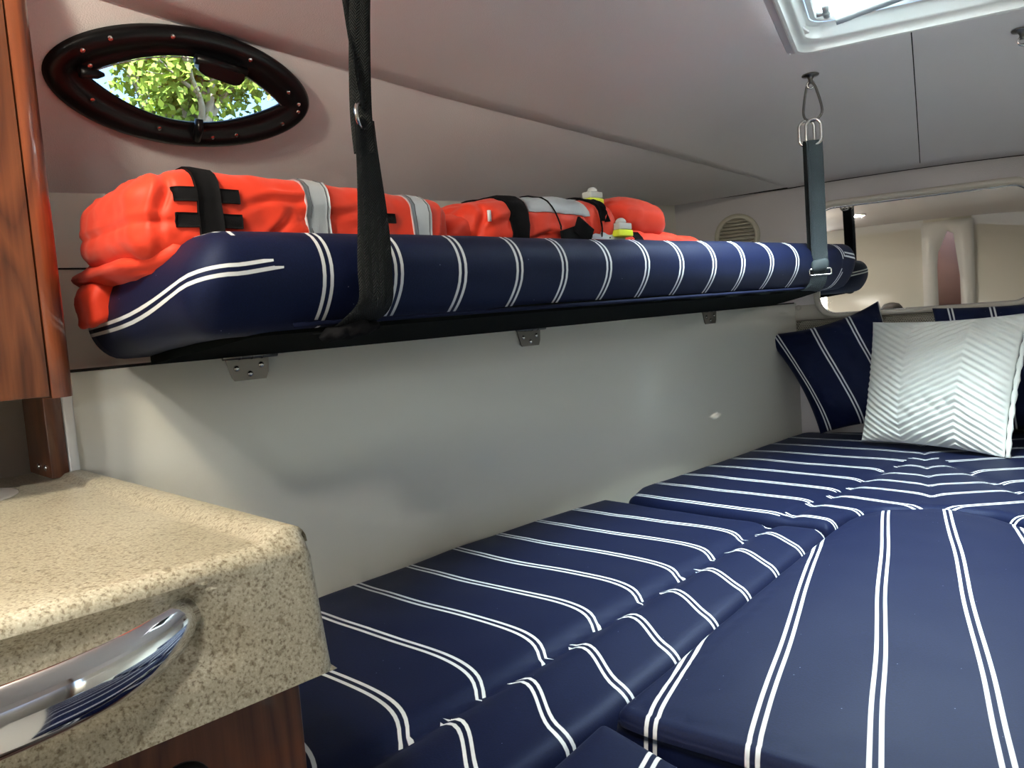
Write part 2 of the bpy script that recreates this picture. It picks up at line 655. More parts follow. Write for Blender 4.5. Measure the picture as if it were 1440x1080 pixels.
# snap button on the panel
tb = MB(); tb.disc((-.336, 3.1585, 1.337), (0, -1, 0), [(.010, 0), (.010, .002), (.006, .005), (.001, .006)])
tb.obj('snap_button', M['beige'], label='small round beige snap button on the wall left of the mirror', cat='button')
# woven mesh strip below the mirror
mb = MB()
for i in range(100):
    x = -.372 + i * .0080
    mb.tube([(x, 3.1635, 1.205), (x + .050, 3.1615, 1.284)], .0014, 4)
    mb.tube([(x + .050, 3.1635, 1.205), (x, 3.1615, 1.284)], .0014, 4)
for k in range(12):
    z = 1.208 + k * .0068
    mb.tube([(-.374, 3.161, z), (.478, 3.161, z)], .0016, 4)
mb.obj('mesh_panel', M['vent_beige'], label='narrow strip of woven beige mesh under the mirror behind the pillows', cat='mesh panel')
mb = MB(); vbox(mb, -.376, .48, 3.166, 3.1695, 1.2, 1.286); mb.obj('trim_4', M['dark_gap'], kind='structure')
# corner post between hull side and bulkhead
mb = MB(); vbox(mb, -.402, -.380, 3.125, 3.17, .85, 1.345); mb.obj('trim_5', M['gelcoat'], kind='structure', bevel=.006)

# round louvred vent
vent = thing('round_vent', (-.556, 3.165, 1.56), 'round beige louvred vent on the forward wall behind the orange life jackets', 'vent')
vc = Vector((-.553, 3.169, 1.636))
mb = MB(); mb.disc(vc, (0, -1, 0), [(.088, 0), (.088, .004), (.082, .010), (.070, .012), (.068, .006), (.068, .002)], 48)
mb.obj('rim', M['vent_beige'], vent)
mb = MB()
for k in range(9):
    z = -.056 + k * .014; h = math.sqrt(max(0, .068 ** 2 - z * z))
    mb.box(vc + Vector((0, -.009, z)), Vector((h, 0, 0)), Vector((0, .004, -.003)), Vector((0, .0008, .0012)))
mb.obj('louvres', M['vent_beige'], vent)
# aft bulkhead with a tall narrow doorway (seen only in the mirror) and the companionway
AY = -1.25
mb = MB()
vbox(mb, -1.9, -1.0, AY - .04, AY, 0, 2.1)
vbox(mb, -1.0, -.56, AY - .04, AY, 0, 1.22)
vbox(mb, -1.0, -.56, AY - .04, AY, 1.95, 2.1)
vbox(mb, -.56, .23, AY - .04, AY, 0, 2.1)
vbox(mb, .23, .59, AY - .04, AY, 1.94, 2.1)
vbox(mb, .59, 1.9, AY - .04, AY, 0, 2.1)
mb.obj('wall_aft', M['gelcoat'], kind='structure')
door_out = [(.215, .02), (.215, 1.62), (.215, 1.96), (.41, 1.96), (.60, 1.96), (.60, 1.6), (.60, .02)]
door_in = [(.335, .02), (.325, 1.58), (.335, 1.70), (.41, 1.88), (.455, 1.85), (.495, 1.5), (.51, .02)]
V, Fq = ring_frame(door_out, door_in, [(0, AY), (0, AY + .03), (.5, AY + .04), (1, AY + .03), (1, AY - .05)])
struct('door_1', V, Fq, M['white_plastic'])
mb = MB(); vbox(mb, .15, .72, AY - .40, AY - .36, 0, 1.95)
vbox(mb, .13, .15, AY - .40, AY - .04, 0, 1.95); vbox(mb, .70, .72, AY - .40, AY - .04, 0, 1.95)
M['hazy_brown'] = textured('haze_paled_panel', (.34, .20, .15), .6, 60, .0006, .3, 'NOISE', var=.1)  # brown made paler, the mirror's haze put into its colour
mb.obj('wall_head', M['hazy_brown'], kind='structure')
mb = MB()
vbox(mb, 1.62, 1.65, -1.3, .7, 0, 2.0)
mb.obj('wall_starboard_aft', M['gelcoat'], kind='structure')
mb = MB(); mb.box((1.40, .62, 1.0), Vector((.26, 0, 0)), Vector((0, .012, 0)), Vector((0, 0, 1.0)))
mb.obj('wall_starboard_partition', M['cherry'], kind='structure')

# galley alcove: speckled back wall behind the post
def hbox(mb, o0, o1, a0, a1, z0, z1):
    return mb.box(W((o0 + o1) / 2, (a0 + a1) / 2, (z0 + z1) / 2), NV * ((o1 - o0) / 2), EV * ((a1 - a0) / 2), ZV * ((z1 - z0) / 2))


mb = MB(); hbox(mb, -1.50, -1.465, -1.9, .355, 0, 2.0)
M['alcove'] = textured('speckled_alcove_wall', (.62, .60, .55), .5, 90, .0006, .3, 'NOISE')
mb.obj('wall_galley', M['alcove'], kind='structure')
# white edge moulding between post and hull side
mb = MB(); hbox(mb, -1.345, -1.3325, .338, .352, 1.165, 1.33)
mb.obj('trim_6', M['white_plastic'], kind='structure', bevel=.002)
post = thing('galley_post', W(-1.40, .33, 1.168), 'short upright cherry panel with two screws between counter and wall cabinet', 'panel')
mb = MB(); hbox(mb, -1.464, -1.336, .312, .337, 1.168, 1.40)
mb.obj('panel', M['cherry'], post, bevel=.0015)
for (q, z) in ((-1.402, 1.183), (-1.362, 1.184)):
    mb = MB(); mb.disc(W(q, .312, z), -EV, [(.0052, 0), (.0052, .0014), (.003, .003), (.0005, .0034)], 16)
    mb.obj('screw', M['steel'], post)

# wall cabinet over the counter
def WC(o, a, z):
    return W(o, a, z)


def cbox(mb, o0, o1, a0, a1, z0, z1):
    return mb.put([WC(o, a, z) for z in (z0, z1) for a in (a0, a1) for o in (o0, o1)], [(0, 2, 3, 1), (4, 5, 7, 6), (0, 1, 5, 4), (2, 6, 7, 3), (0, 4, 6, 2), (1, 3, 7, 5)])


cab = thing('wall_cabinet', W(-1.28, -.2, 1.302), 'cherry wall cabinet with rounded corner hanging over the speckled counter', 'cabinet')
CO = -1.14
zt = 1.985
mb = MB(); cbox(mb, -1.464, CO - .022, -.72, .277, 1.308, zt)
mb.obj('body', M['cherry'], cab)
mb = MB(); cbox(mb, CO - .021, CO, -.60, .2755, 1.303, zt)
mb.obj('door', M['cherry'], cab, bevel=.0012)
# rounded corner trim, concave-convex gloss moulding
rr = .031; V = []; Fq = []
prof = [(CO, .2775)] + [(CO - rr + rr * math.cos(an), .2785 + rr * math.sin(an)) for an in [i * PI / 2 / 14 for i in range(15)]] + [(CO - .324, .2785 + rr)]
prof += [(CO - .324, .2775)]
for (o_, a_) in prof:
    V += [WC(o_, a_, 1.300), WC(o_, a_, zt)]
n_ = len(prof)
Fq = [(2 * k, 2 * ((k + 1) % n_), 2 * ((k + 1) % n_) + 1, 2 * k + 1) for k in range(n_)] + [[2 * k for k in range(n_)][::-1], [2 * k + 1 for k in range(n_)]]
add('corner_trim', V, Fq, M['cherry_trim'], cab, angle=40)

# ------------------------------------------------------------------ counter
ctr = thing('countertop', W(-1.05, -.2, 1.03), 'beige speckled solid-surface galley countertop with a deep front apron', 'countertop')
A_END = .368; A0 = -.9
ZT = 1.166


def counter_pt(s, a):
    # s: 0..1 top from back to front, 1..2 rounded nose, 2..3 apron down, 3..4 return
    if s <= 1:
        return (-1.464 + (.790) * s, ZT)
    if s <= 2:
        an = (s - 1) * PI / 2
        return (-.674 + .020 * math.sin(an), ZT - .020 + .020 * math.cos(an))
    if s <= 3:
        f = s - 2
        return (-.654 + .018 * f, ZT - .020 - .108 * f)
    f = s - 3
    return (-.636 - .035 * f, ZT - .128 - .010 * math.sin(f * PI / 2))


rows = []
avals = [A0, -.6, -.3, -.1] + [-.05 + i * .01 for i in range(40)]
avals = [a for a in avals if a < A_END - .022]
avals += [A_END - .020 + .020 * math.sin(i * PI / 2 / 5) for i in range(6)]
svals = [0, .3, .6, .8, .9, .96, 1] + [1 + i / 6 for i in range(1, 7)] + [2 + i / 20 for i in range(1, 21)] + [3.1, 3.3, 3.6, 4]
for a in avals:
    row = []
    k = max(0, a - (A_END - .020)) / .020
    ins = .020 * (1 - math.sqrt(max(0, 1 - k * k)))
    for s in svals:
        o, z = counter_pt(s, a)
        if 1 < s < 3.2:      # hand recess behind the rail
            zz = (ZT - z)
            dep = .020 * sst(zz, .012, .034) * (1 - sst(zz, .078, .098)) * (1 - sst(a, .232, .300))
            o -= dep
        # raised lip along the forward end, rolled over the nose
        lip = .010 * sst(a, A_END - .046, A_END - .034)
        if s <= 1.5:
            z += lip * (1 if s <= 1 else (1.5 - s) * 2)
        if s <= 1:
            z -= ins; o = o - ins * .0
        elif s <= 3:
            o -= ins; z -= ins * (1 if s < 2 else max(0, 3 - s)) * (1 if s < 2 else 1)
        row.append(W(o, a, z))
    rows.append(row)
# end cap
last = rows[-1]
capc = [W(-1.464, A_END, ZT - .07), ]
V, Fq = grid(rows)
b0 = (len(rows) - 1) * len(svals)
back = len(V); V.append(W(-1.464, A_END, ZT - .14)); V.append(W(-.70, A_END, ZT - .14))
Fq.append([b0 + k for k in range(len(svals))] + [back + 1, back])
add('slab', V, Fq, M['counter'], ctr, angle=50)

cabn = thing('base_cabinet', W(-1.0, -.2, 0), 'cherry base cabinet under the speckled counter, beside the berth', 'cabinet')
mb = MB(); hbox(mb, -1.464, -.690, -.74, .340, 0, 1.027); mb.obj('body', M['cherry'], cabn)
mb = MB(); hbox(mb, -.690, -.668, -.35, .342, .05, 1.034); mb.obj('door', M['cherry'], cabn, bevel=.0015)
dd = cabn.children[-1] if False else bpy.data.objects[[o.name for o in COL.objects if o.parent == cabn and o.name.startswith('door')][0]]
ORI[dd.name] = ORI[cabn.name]
mb = MB(); mb.disc(W(-.668, .225, .972), NV, [(.026, 0), (.026, .004), (.022, .008), (.010, .009)], 32)
mb.obj('latch', M['black_plastic'], dd)

# chrome rail on the apron
hnd = thing('grab_handle', W(-.655, .08, 1.07), 'curved flat chrome grab rail fixed to the counter apron', 'handle')
rows = []
for i in range(41):
    f = i / 40
    a = -.16 + .405 * f
    q = (f - .5) * 2
    bow = (1 - abs(q) ** 3.4)
    o = -.668 + .058 * bow
    zc_ = 1.105 + .0 * f + .010 * (a / .24) + .006 * abs(q) ** 6
    wz = .0255 * (1 - .22 * abs(q) ** 6) if abs(q) < .97 else .017
    th = .0062
    t_ = Vector((0, 0, 0))
    slope = -.058 * 3.4 * abs(q) ** 2.4 * (1 if q > 0 else -1) * 2 / .405
    tan = (EV + NV * slope).normalized()
    nor = (NV - EV * slope).normalized()
    row = []
    for k in range(20):
        an = 2 * PI * k / 20
        row.append(W(o, a, zc_) + nor * (th * math.cos(an) + .006 * math.cos(an) * abs(math.cos(an))) + ZV * (wz * math.sin(an)))
    rows.append(row)
V, Fq = [], []
for r in rows:
    V += r
for i in range(40):
    for k in range(20):
        Fq.append((i * 20 + k, i * 20 + (k + 1) % 20, (i + 1) * 20 + (k + 1) % 20, (i + 1) * 20 + k))
Fq += [list(range(20))[::-1], [800 + k for k in range(20)]]
add('rail', V, Fq, M['chrome'], hnd)
mb = MB()
mb.disc(W(-.678, .238, 1.114), NV, [(.019, 0), (.019, .006), (.015, .012)], 24)
mb.obj('foot', M['steel'], hnd)
mb = MB()
mb.disc(W(-.678, -.153, 1.098), NV, [(.019, 0), (.019, .006), (.015, .012)], 24)
mb.obj('foot', M['steel'], hnd)

# round sink rim edge at the far left of the counter
mb = MB(); mb.disc(W(-1.30, .158, ZT - .0005), ZV, [(.100, 0), (.099, .0020), (.094, .0030), (.02, .0034)], 48)
mb.obj('sink_cover', M['soft_white'], label='pale round disc set in the speckled counter at the left edge', cat='lid')

# ------------------------------------------------------------------ berth base and cushions
V = []
mb = MB()
base = [wall_xy(.36), wall_xy(1.2), wall_xy(2.0), (-.40, 3.165), (.5, 3.165)] + [(2 * CX - x, y) for x, y in (wall_xy(2.0), wall_xy(1.2))] + [(.9, .15), (-.45, .15), HO and tuple(W(-.66, .36, 0))[:2]]
n_ = len(base)
V = [Vector((x, y, .02)) for x, y in base] + [Vector((x, y, .745)) for x, y in base]
Fq = [list(range(n_))[::-1], list(range(n_, 2 * n_))] + [(k, (k + 1) % n_, (k + 1) % n_ + n_, k + n_) for k in range(n_)]
struct('berth_base', V, Fq, M['gelcoat'], smooth=False)


def seg_d(p, a, b):
    ax, ay = a; bx, by = b; dx, dy = bx - ax, by - ay
    L = dx * dx + dy * dy
    t = max(0, min(1, ((p[0] - ax) * dx + (p[1] - ay) * dy) / L))
    return math.hypot(p[0] - ax - t * dx, p[1] - ay - t * dy), (p[0] - ax) * dy - (p[1] - ay) * dx


def round_poly(P, r, n=5):
    out = []
    N = len(P)
    for i in range(N):
        p0, p1, p2 = Vector(P[i - 1]), Vector(P[i]), Vector(P[(i + 1) % N])
        d0 = (p0 - p1); d1 = (p2 - p1)
        rr = min(r, d0.length * .4, d1.length * .4)
        a = p1 + d0.normalized() * rr; b = p1 + d1.normalized() * rr
        for k in range(n + 1):
            f = k / n
            out.append(((1 - f) ** 2) * a + 2 * f * (1 - f) * p1 + f * f * b)
    return out


def resample(P, step):
    out = []
    for i in range(len(P)):
        a, b = P[i], P[(i + 1) % len(P)]
        L = (b - a).length
        if L < 1e-6:
            continue
        n = max(1, int(round(L / step)))
        for k in range(n):
            out.append(a.lerp(b, k / n))
    return out


def cushion(name, poly, ztop, thick, r, creases, uvf, label, puff=.004, step=.016, rc=.03, parent=None, matl=None, extra=None, seed=0):
    B = resample(round_poly([Vector(p) for p in poly], rc), step)
    n = len(B)
    arr = np.array([[p.x, p.y] for p in B])
    nxt = np.roll(arr, -1, 0)

    def bd(x, y):
        d = nxt - arr; w = np.array([x, y]) - arr
        t = np.clip((w * d).sum(1) / (d * d).sum(1), 0, 1)
        q = w - d * t[:, None]
        return math.sqrt((q * q).sum(1).min())

    def inside(x, y):
        x0, y0 = arr[:, 0], arr[:, 1]; x1, y1 = nxt[:, 0], nxt[:, 1]
        c = ((y0 > y) != (y1 > y))
        xi = (x1 - x0) * (y - y0) / np.where(y1 == y0, 1e-9, y1 - y0) + x0
        return (c & (x < xi)).sum() % 2 == 1
    pts = [Vector((p.x, p.y)) for p in B]
    # inner offset rings for the rolled edge
    area = sum(B[i].x * B[(i + 1) % n].y - B[(i + 1) % n].x * B[i].y for i in range(n))
    sg = 1 if area > 0 else -1
    for dd in (.0025, .007, .013, .021):
        if dd > r * 1.1:
            break
        for i in range(n):
            t = B[(i + 1) % n] - B[i - 1]; t.normalize()
            q = B[i] + Vector((-t.y, t.x)) * sg * dd
            if inside(q.x, q.y) and bd(q.x, q.y) > dd * .85:
                pts.append(q)
    x0, y0 = arr.min(0); x1, y1 = arr.max(0)
    rnd = random.Random(seed)
    yy = y0; k = 0
    while yy < y1:
        xx = x0 + (step / 2 if k % 2 else 0)
        while xx < x1:
            if inside(xx, yy) and bd(xx, yy) > .027:
                pts.append(Vector((xx, yy)))
            xx += step
        yy += step * .87; k += 1
    res = delaunay_2d_cdt(pts, [(i, (i + 1) % n) for i in range(n)], [], 1, 1e-6)
    vs, fs = res[0], res[2]
    V = []
    for v in vs:
        d = bd(v.x, v.y)
        h = ztop
        if d < r:
            h -= r * (1 - math.sqrt(max(0, 1 - (1 - d / r) ** 2)))
        h += puff * min(1, d / .12)
        for (a, b, dep, wd) in creases:
            ds, _ = seg_d((v.x, v.y), a, b)
            h -= dep * math.exp(-(ds / wd) ** 1.4) * min(1, d / .01)
        h += .0016 * noise.noise(Vector((v.x * 9, v.y * 9, seed))) + .003 * noise.noise(Vector((v.x * 3.3, v.y * 3.3, seed + 5)))
        if extra:
            h += extra(v.x, v.y, d)
        V.append(Vector((v.x, v.y, h)))
    Fq = [list(f) for f in fs]
    # skirt: find boundary loop verts = first n inputs
    orig = {}
    for i, lst in enumerate(res[3]):
        for q in lst:
            orig.setdefault(q, i)
    loop = [orig[i] for i in range(n)]
    prev = loop
    for (f, bul) in ((.12, .002), (.3, .005), (.55, .006), (.8, .004), (1, 0)):
        cur = []
        for i in range(n):
            t = B[(i + 1) % n] - B[i - 1]; t.normalize()
            q = B[i] - Vector((-t.y, t.x)) * sg * bul
            cur.append(len(V)); V.append(Vector((q.x, q.y, (ztop - r) - (thick - r) * f)))
        for i in range(n):
            Fq.append([prev[i], prev[(i + 1) % n], cur[(i + 1) % n], cur[i]])
        prev = cur
    Fq.append(prev[::-1])
    return add(name, V, Fq, matl or M['stripe'], parent, uv=uvf, label=label, cat='cushion')


ZB = .85
TH = .098
G = .006
# port side cushion
S0_, S1_ = (-.66, .42), (-.293, 1.759)      # quilting seam of the side cushion


def uv_side(co, c):
    o, a = HO(co)
    ds, sd = seg_d(c, (-.80, -.15), (-.2, 2.11))
    d1, sg_ = seg_d((co.x, co.y), (-.80, -.15), (-.2, 2.11))
    side = 0
    # recompute with the actual seam line
    d1, cr = seg_d((co.x, co.y), (-.578 - .0793 * 3, .68 - .30 * 3), (-.293 + .02, 1.759 + .0757))
    d1c, crc = seg_d((c.x, c.y), (-.578 - .0793 * 3, .68 - .30 * 3), (-.293 + .02, 1.759 + .0757))
    if crc < 0:      # outboard panel
        u = a + .045 * math.exp(-d1 / .05) + .012 * math.sin(o * 9)
        return ((u - .836) / .1375, o)
    u = a + .075 * sst(d1, .02, .16)
    return ((u - .836 - .03) / .1375, o)


polyA = [tuple(W(-1.332, .30, 0))[:2]] + [tuple(W(wall_o(a) + .006, a, 0))[:2] for a in (.6, .85, 1.1, 1.4, 1.665)] + \
        [(-.55, 1.925), (-.31, 1.843), (-.160, 1.800), (-.150, 1.755), (-.215, 1.49), (-.345, .885), (-.40, .70), (-.46, .38), tuple(W(-.655, .30, 0))[:2]]
cA = cushion('berth_cushion', polyA, ZB, TH, .026,
             [((-.578 - .0793 * 3, .68 - .30 * 3), (-.293 + .02, 1.759 + .0757), .014, .018)], uv_side,
             'long navy striped side cushion with a sewn crease, lying along the hull wall', seed=1)

# centre filler cushion
XC = [-.158 - .125, -.158, -.036, .089]


def uv_c(co, c):
    return ((co.x + .003 * noise.noise(Vector((co.x * 2, co.y * 4, 0))) - .0885) / .1245, co.y)


polyC = [(-.340, .885), (-.290, .868), (-.10, .826), (.15, .80), (.45, .835), (.47, 1.0), (.27, 1.76), (.235, 1.86), (.17, 1.955), (.088, 2.004), (-.046, 1.972), (-.11, 1.90), (-.147, 1.775), (-.215, 1.47)]
cC = cushion('berth_cushion', polyC, ZB + .006, TH + .004, .020, [], uv_c,
             'large navy centre filler cushion with rounded far end, white stripes running fore and aft', rc=.035, seed=2, puff=.005,
             extra=lambda x, y, d: -.003 * math.exp(-((d - .022) / .006) ** 2))
# aft cushion
def uv_b(co, c):
    return ((co.x + .262) / .122, co.y)


polyB = [(-.347, .868), (-.375, .72), (-.44, .36), (.50, .36), (.44, .72), (.2, .745), (-.10, .762), (-.22, .798)]
cB = cushion('berth_cushion', polyB, ZB + .004, TH, .020, [], uv_b, 'navy striped cushion corner at the bottom edge, aft of the centre filler', rc=.022, seed=3)

# forward cushion with mitred stripes
XM = .063


def uv_f(co, c):
    x = abs(c.x - XM); px = abs(co.x - XM)
    # crease line: x' = .303 at y 1.93 ; .069 at y 2.52
    lim = .303 - (c.y - 1.93) * (.234 / .59)
    xl = XM - px
    if x > lim:
        p = Vector((xl, co.y)); az = math.radians(112)
        nrm = Vector((math.cos(az) * -1, math.sin(az)))
        q = -p.x * math.cos(az) + p.y * math.sin(az)
        q = co.y * math.cos(math.radians(20.3)) + xl * math.sin(math.radians(20.3))
        fan = 1.0
        q0 = 1.799 * .9483 + 0
        dl = px - (.303 - (co.y - 1.93) * (.234 / .59))
        return ((q - 1.676) / .145, co.x)
    q = co.y - (-px) * 0 + (-px) * math.tan(math.radians(17)) - px * .10 * sst(px, 0, .06)
    q = co.y - px * math.tan(math.radians(22))
    return ((q - 2.120) / .116, co.x)


def mir(P):
    return [(2 * XM - x, y) for x, y in P][::-1]


left = [(XM, 2.018), (-.050, 1.985), (-.115, 1.912), (-.150, 1.812), (-.205, 1.838), (-.30, 1.858), (-.50, 1.928), (-.683, 2.000)] + \
       [tuple(W(-1.332, a, 0))[:2] for a in (1.80, 2.0, 2.3, 2.6, 2.85)] + [(-.32, 3.155)]
polyF = left + mir(left)[:-1]
lx = lambda y: .303 - (y - 1.93) * (.234 / .59)
cF = cushion('berth_cushion', polyF, ZB + .004, TH, .026,
             [((XM - .303, 1.88), (XM - .069, 2.52), .010, .018), ((XM + .303, 1.88), (XM + .069, 2.52), .010, .018),
              ((XM, 2.0), (XM, 3.1), .005, .012)], uv_f,
             'navy striped forward cushion with mitred stripes, under the pillows at the bow', rc=.02, seed=4)


# ------------------------------------------------------------------ rounded soft boxes
def soft_box(h, r, seg, disp=None):
    """h: half sizes; r: corner radius; seg: (nx,ny,nz). returns local verts, faces, list of unit positions"""
    idx = {}; V = []; Fc = []

    def vid(p):
        k = tuple(round(c, 5) for c in p)
        if k not in idx:
            idx[k] = len(V); V.append(Vector(p))
        return idx[k]
    for ax in range(3):
        b, c = [(1, 2), (0, 2), (0, 1)][ax]
        nb, nc = seg[b], seg[c]
        for s in (-1, 1):
            for i in range(nb):
                for j in range(nc):
                    q = []
                    for (ii, jj) in ((i, j), (i + 1, j), (i + 1, j + 1), (i, j + 1)):
                        p = [0, 0, 0]; p[ax] = s; p[b] = -1 + 2 * ii / nb; p[c] = -1 + 2 * jj / nc
                        q.append(vid(p))
                    flip = (s > 0) != (ax == 1)
                    Fc.append(q if flip else q[::-1])
    U = [v.copy() for v in V]
    out = []
    for v in V:
        # ease sampling towards the corners
        e = Vector([math.copysign(abs(x) ** .8, x) for x in v])
        p = Vector([e[i] * h[i] for i in range(3)])
        rr = Vector([min(r[i], h[i] * .999) for i in range(3)])
        inn = Vector([max(-h[i] + rr[i], min(h[i] - rr[i], p[i])) for i in range(3)])
        d = Vector([(p[i] - inn[i]) / rr[i] for i in range(3)])
        L = d.length
        if L > 1e-6:
            d = d / L
            # project to rounded surface when on the shell
            p = Vector([inn[i] + d[i] * rr[i] for i in range(3)])
        out.append((p, v))
    return out, Fc


# ------------------------------------------------------------------ bunk: mattress on a hinged board
BA0, BA1 = .385, 2.42
BO0, BO1 = -1.345, -.905


def bunk_floor(o, a):     # underside of the mattress: rises inboard, hung by the straps
    f = (o - BO0) / (BO1 - BO0)
    return (1.340 + .010 * (a - .4)) * (1 - f) + (1.377 + .013 * (a - .4)) * f


bunk = thing('bunk', W(-1.12, 1.35, 1.34), 'narrow hanging bunk with a navy striped mattress, strapped up over the berth', 'bunk')
HT = .118
HH = HT / 2
out, Fq = soft_box((.22, (BA1 - BA0) / 2, HH), (.052, .050, .052), (20, 130, 14))
am = (BA0 + BA1) / 2
om = (BO0 + BO1) / 2
VV = []; LOC = []
for p, v in out:
    o = om + p.x; a = am + p.y; zl = p.z + HH
    # the forward end is cut back to follow the bow; rear edge runs longer
    f = (o - BO0) / (BO1 - BO0)
    g = (a - am) / ((BA1 - BA0) / 2)
    if g > 0:
        a += g ** 3 * .30 * (1 - f) - g ** 6 * .02
    o -= .055 * max(0, 1 - f) ** 1.5
    if p.x > 0:
        zl -= .010 * (1 - zl / HT) * min(1, p.x / .15)
    # front lower edge tucks under
    if p.x > .10:
        tuck = sst(1 - zl / HT, .45, 1.0)
        o -= .012 * tuck * sst(p.x, .10, .22)
    # aft end nose: top corner drops and rounds away
    if g < 0:
        dn = sst(-g, .90, 1.0)
        a += .014 * dn * sst(zl / HT, .35, 1.0)
    zl *= 1 + .27 * (1 - f)
    zl += .0018 * noise.noise(Vector((a * 7, o * 9, zl * 8))) + .004 * (1 - abs(p.x / .22) ** 2) * (zl / HT)
    if p.x > .15:
        o += .003 * noise.noise(Vector((a * 6, zl * 9, 3)))
    # narrow to the hull where it bows
    oo = max(o, wall_o(a) + .004)
    VV.append(W(oo, a, bunk_floor(oo, a) + zl + .002))
    LOC.append((o, a, zl))


STR = [.56, .677, .801, .928, 1.044, 1.17, 1.296, 1.421, 1.555, 1.688, 1.829, 1.974]


def stripe_u(a):
    if a < STR[0]:
        return (a - STR[0]) / .1235
    for i in range(len(STR) - 1):
        if a <= STR[i + 1]:
            return i + (a - STR[i]) / (STR[i + 1] - STR[i])
    return len(STR) - 1 + (a - STR[-1]) / .152


ob = add('mattress', VV, Fq, M['stripe'], bunk, uv=[(0, 0)] * len(VV))
lay = ob.data.uv_layers['UVMap']
for p in ob.data.polygons:
    cs = [LOC[ob.data.loops[li].vertex_index] for li in p.loop_indices]
    co_ = sum(c[0] for c in cs) / 4; ca_ = sum(c[1] for c in cs) / 4; cz_ = sum(c[2] for c in cs) / 4
    hz = cz_ / HT
    endaft = ca_ < .44 + .115 * (1 - hz) and hz < 1.02
    endfwd = ca_ > 2.27 + .22 * sst(BO1 - co_, 0, .44) + .10 * abs(hz - .45)
    for li in p.loop_indices:
        o, a, zl = LOC[ob.data.loops[li].vertex_index]
        if endaft:
            # distance round the corner from the wall
            s_ = (o - BO0) + max(0, a - .44)
            zz = zl + .012 * math.sin((s_ - .05) * 8) - .052 * s_
            lay.data[li].uv = ((zz - .052 + .010) / .115 * 1.0, s_)
        elif endfwd:
            lay.data[li].uv = ((zl - .082 - .30 * max(0, a - 2.28) * 0 + .10 * (a - 2.30)) / .12, o)
        else:
            lay.data[li].uv = (stripe_u(a - .004) , o)
# board
def board_poly():
    P = [(BO1 - .060, .480), (BO1 - .030, 1.0), (BO1 - .035, 2.10), (BO1 - .075, 2.27), (-1.10, 2.43), (-1.25, 2.60), (BO0 + .008, 2.66)]
    Q = [(max(wall_o(a) + .004, BO0), a) for a in (2.2, 1.9, 1.6, 1.3, 1.0, .7, .47)]
    return P + Q


P = [Vector(p) for p in board_poly()]
P = resample(round_poly(P, .02, 3), .06)
n_ = len(P)
V = [W(p.x, p.y, bunk_floor(p.x, p.y) + .003) for p in P] + [W(p.x, p.y, bunk_floor(p.x, p.y) - .012) for p in P]
Fq = [list(range(n_)), list(range(2 * n_ - 1, n_ - 1, -1))] + [(k, (k + 1) % n_, (k + 1) % n_ + n_, k + n_) for k in range(n_)]
M['board'] = textured('black_vinyl_board', (.005, .0065, .006), .9, 700, .0006, .5, spec=.05)
add('board', V, Fq, M['board'], bunk, smooth=False)
# stapled cloth edge under the mattress
mb = MB()
mb.tube([W(BO1 - .026 - .002 * math.sin(a * 40), a, bunk_floor(BO1 - .026, a) - .004) for a in [.52 + i * .03 for i in range(57)]], .0035, 6)
mb.obj('welt', M['navy_plain'], bunk)

# hinges under the ledge
def make_hinge(loc, s, label):
    h = None
    mb = MB()
    w = .043 * s; hh = .044 * s
    V = [loc + EV * x + ZV * z + NV * y for (x, z) in ((-w, -.002), (w, -.002), (w * .93, -hh * .72), (w * .80, -hh), (-w * .62, -hh), (-w * .74, -hh * .85)) for y in (.0, .003)]
    P0_ = V[0::2]; P1_ = V[1::2]; n = 6
    h = add('hinge', P1_ + P0_, [list(range(n)), list(range(2 * n - 1, n - 1, -1))] + [(k, (k + 1) % n, (k + 1) % n + n, k + n) for k in range(n)], M['dark_steel'], bunk, smooth=False, label=label)
    mb = MB(); mb.tube([loc + NV * .006 + EV * (-w * 1.1), loc + NV * .006 + EV * (w * 1.35)], .0052, 12)
    for q in (-.4, .15, .62):
        mb.tube([loc + NV * .006 + EV * (w * q), loc + NV * .006 + EV * (w * q + .004)], .0064, 12)
    mb.obj('knuckle', M['dark_steel'], h)
    for (x, z) in ((-.5, -.48), (.62, -.40), (.08, -.74)):
        mb = MB(); mb.disc(loc + EV * (x * w) + ZV * (z * hh) + NV * .003, NV, [(.0058 * s, 0), (.005 * s, .0018), (.002, .0026)], 14)
        mb.obj('screw', M['steel'], h)
    return h


for (a, z, s, lab) in ((.648, 1.331, 1.0, 'steel hinge with three screws under the bunk, nearest the galley'),
                       (1.424, 1.339, 1.0, 'steel hinge under the middle of the hanging bunk'),
                       (2.249, 1.352, 1.0, 'steel hinge under the bunk, nearest the mirror')):
    make_hinge(W(wall_o(a) + .001, a, z), s, lab)

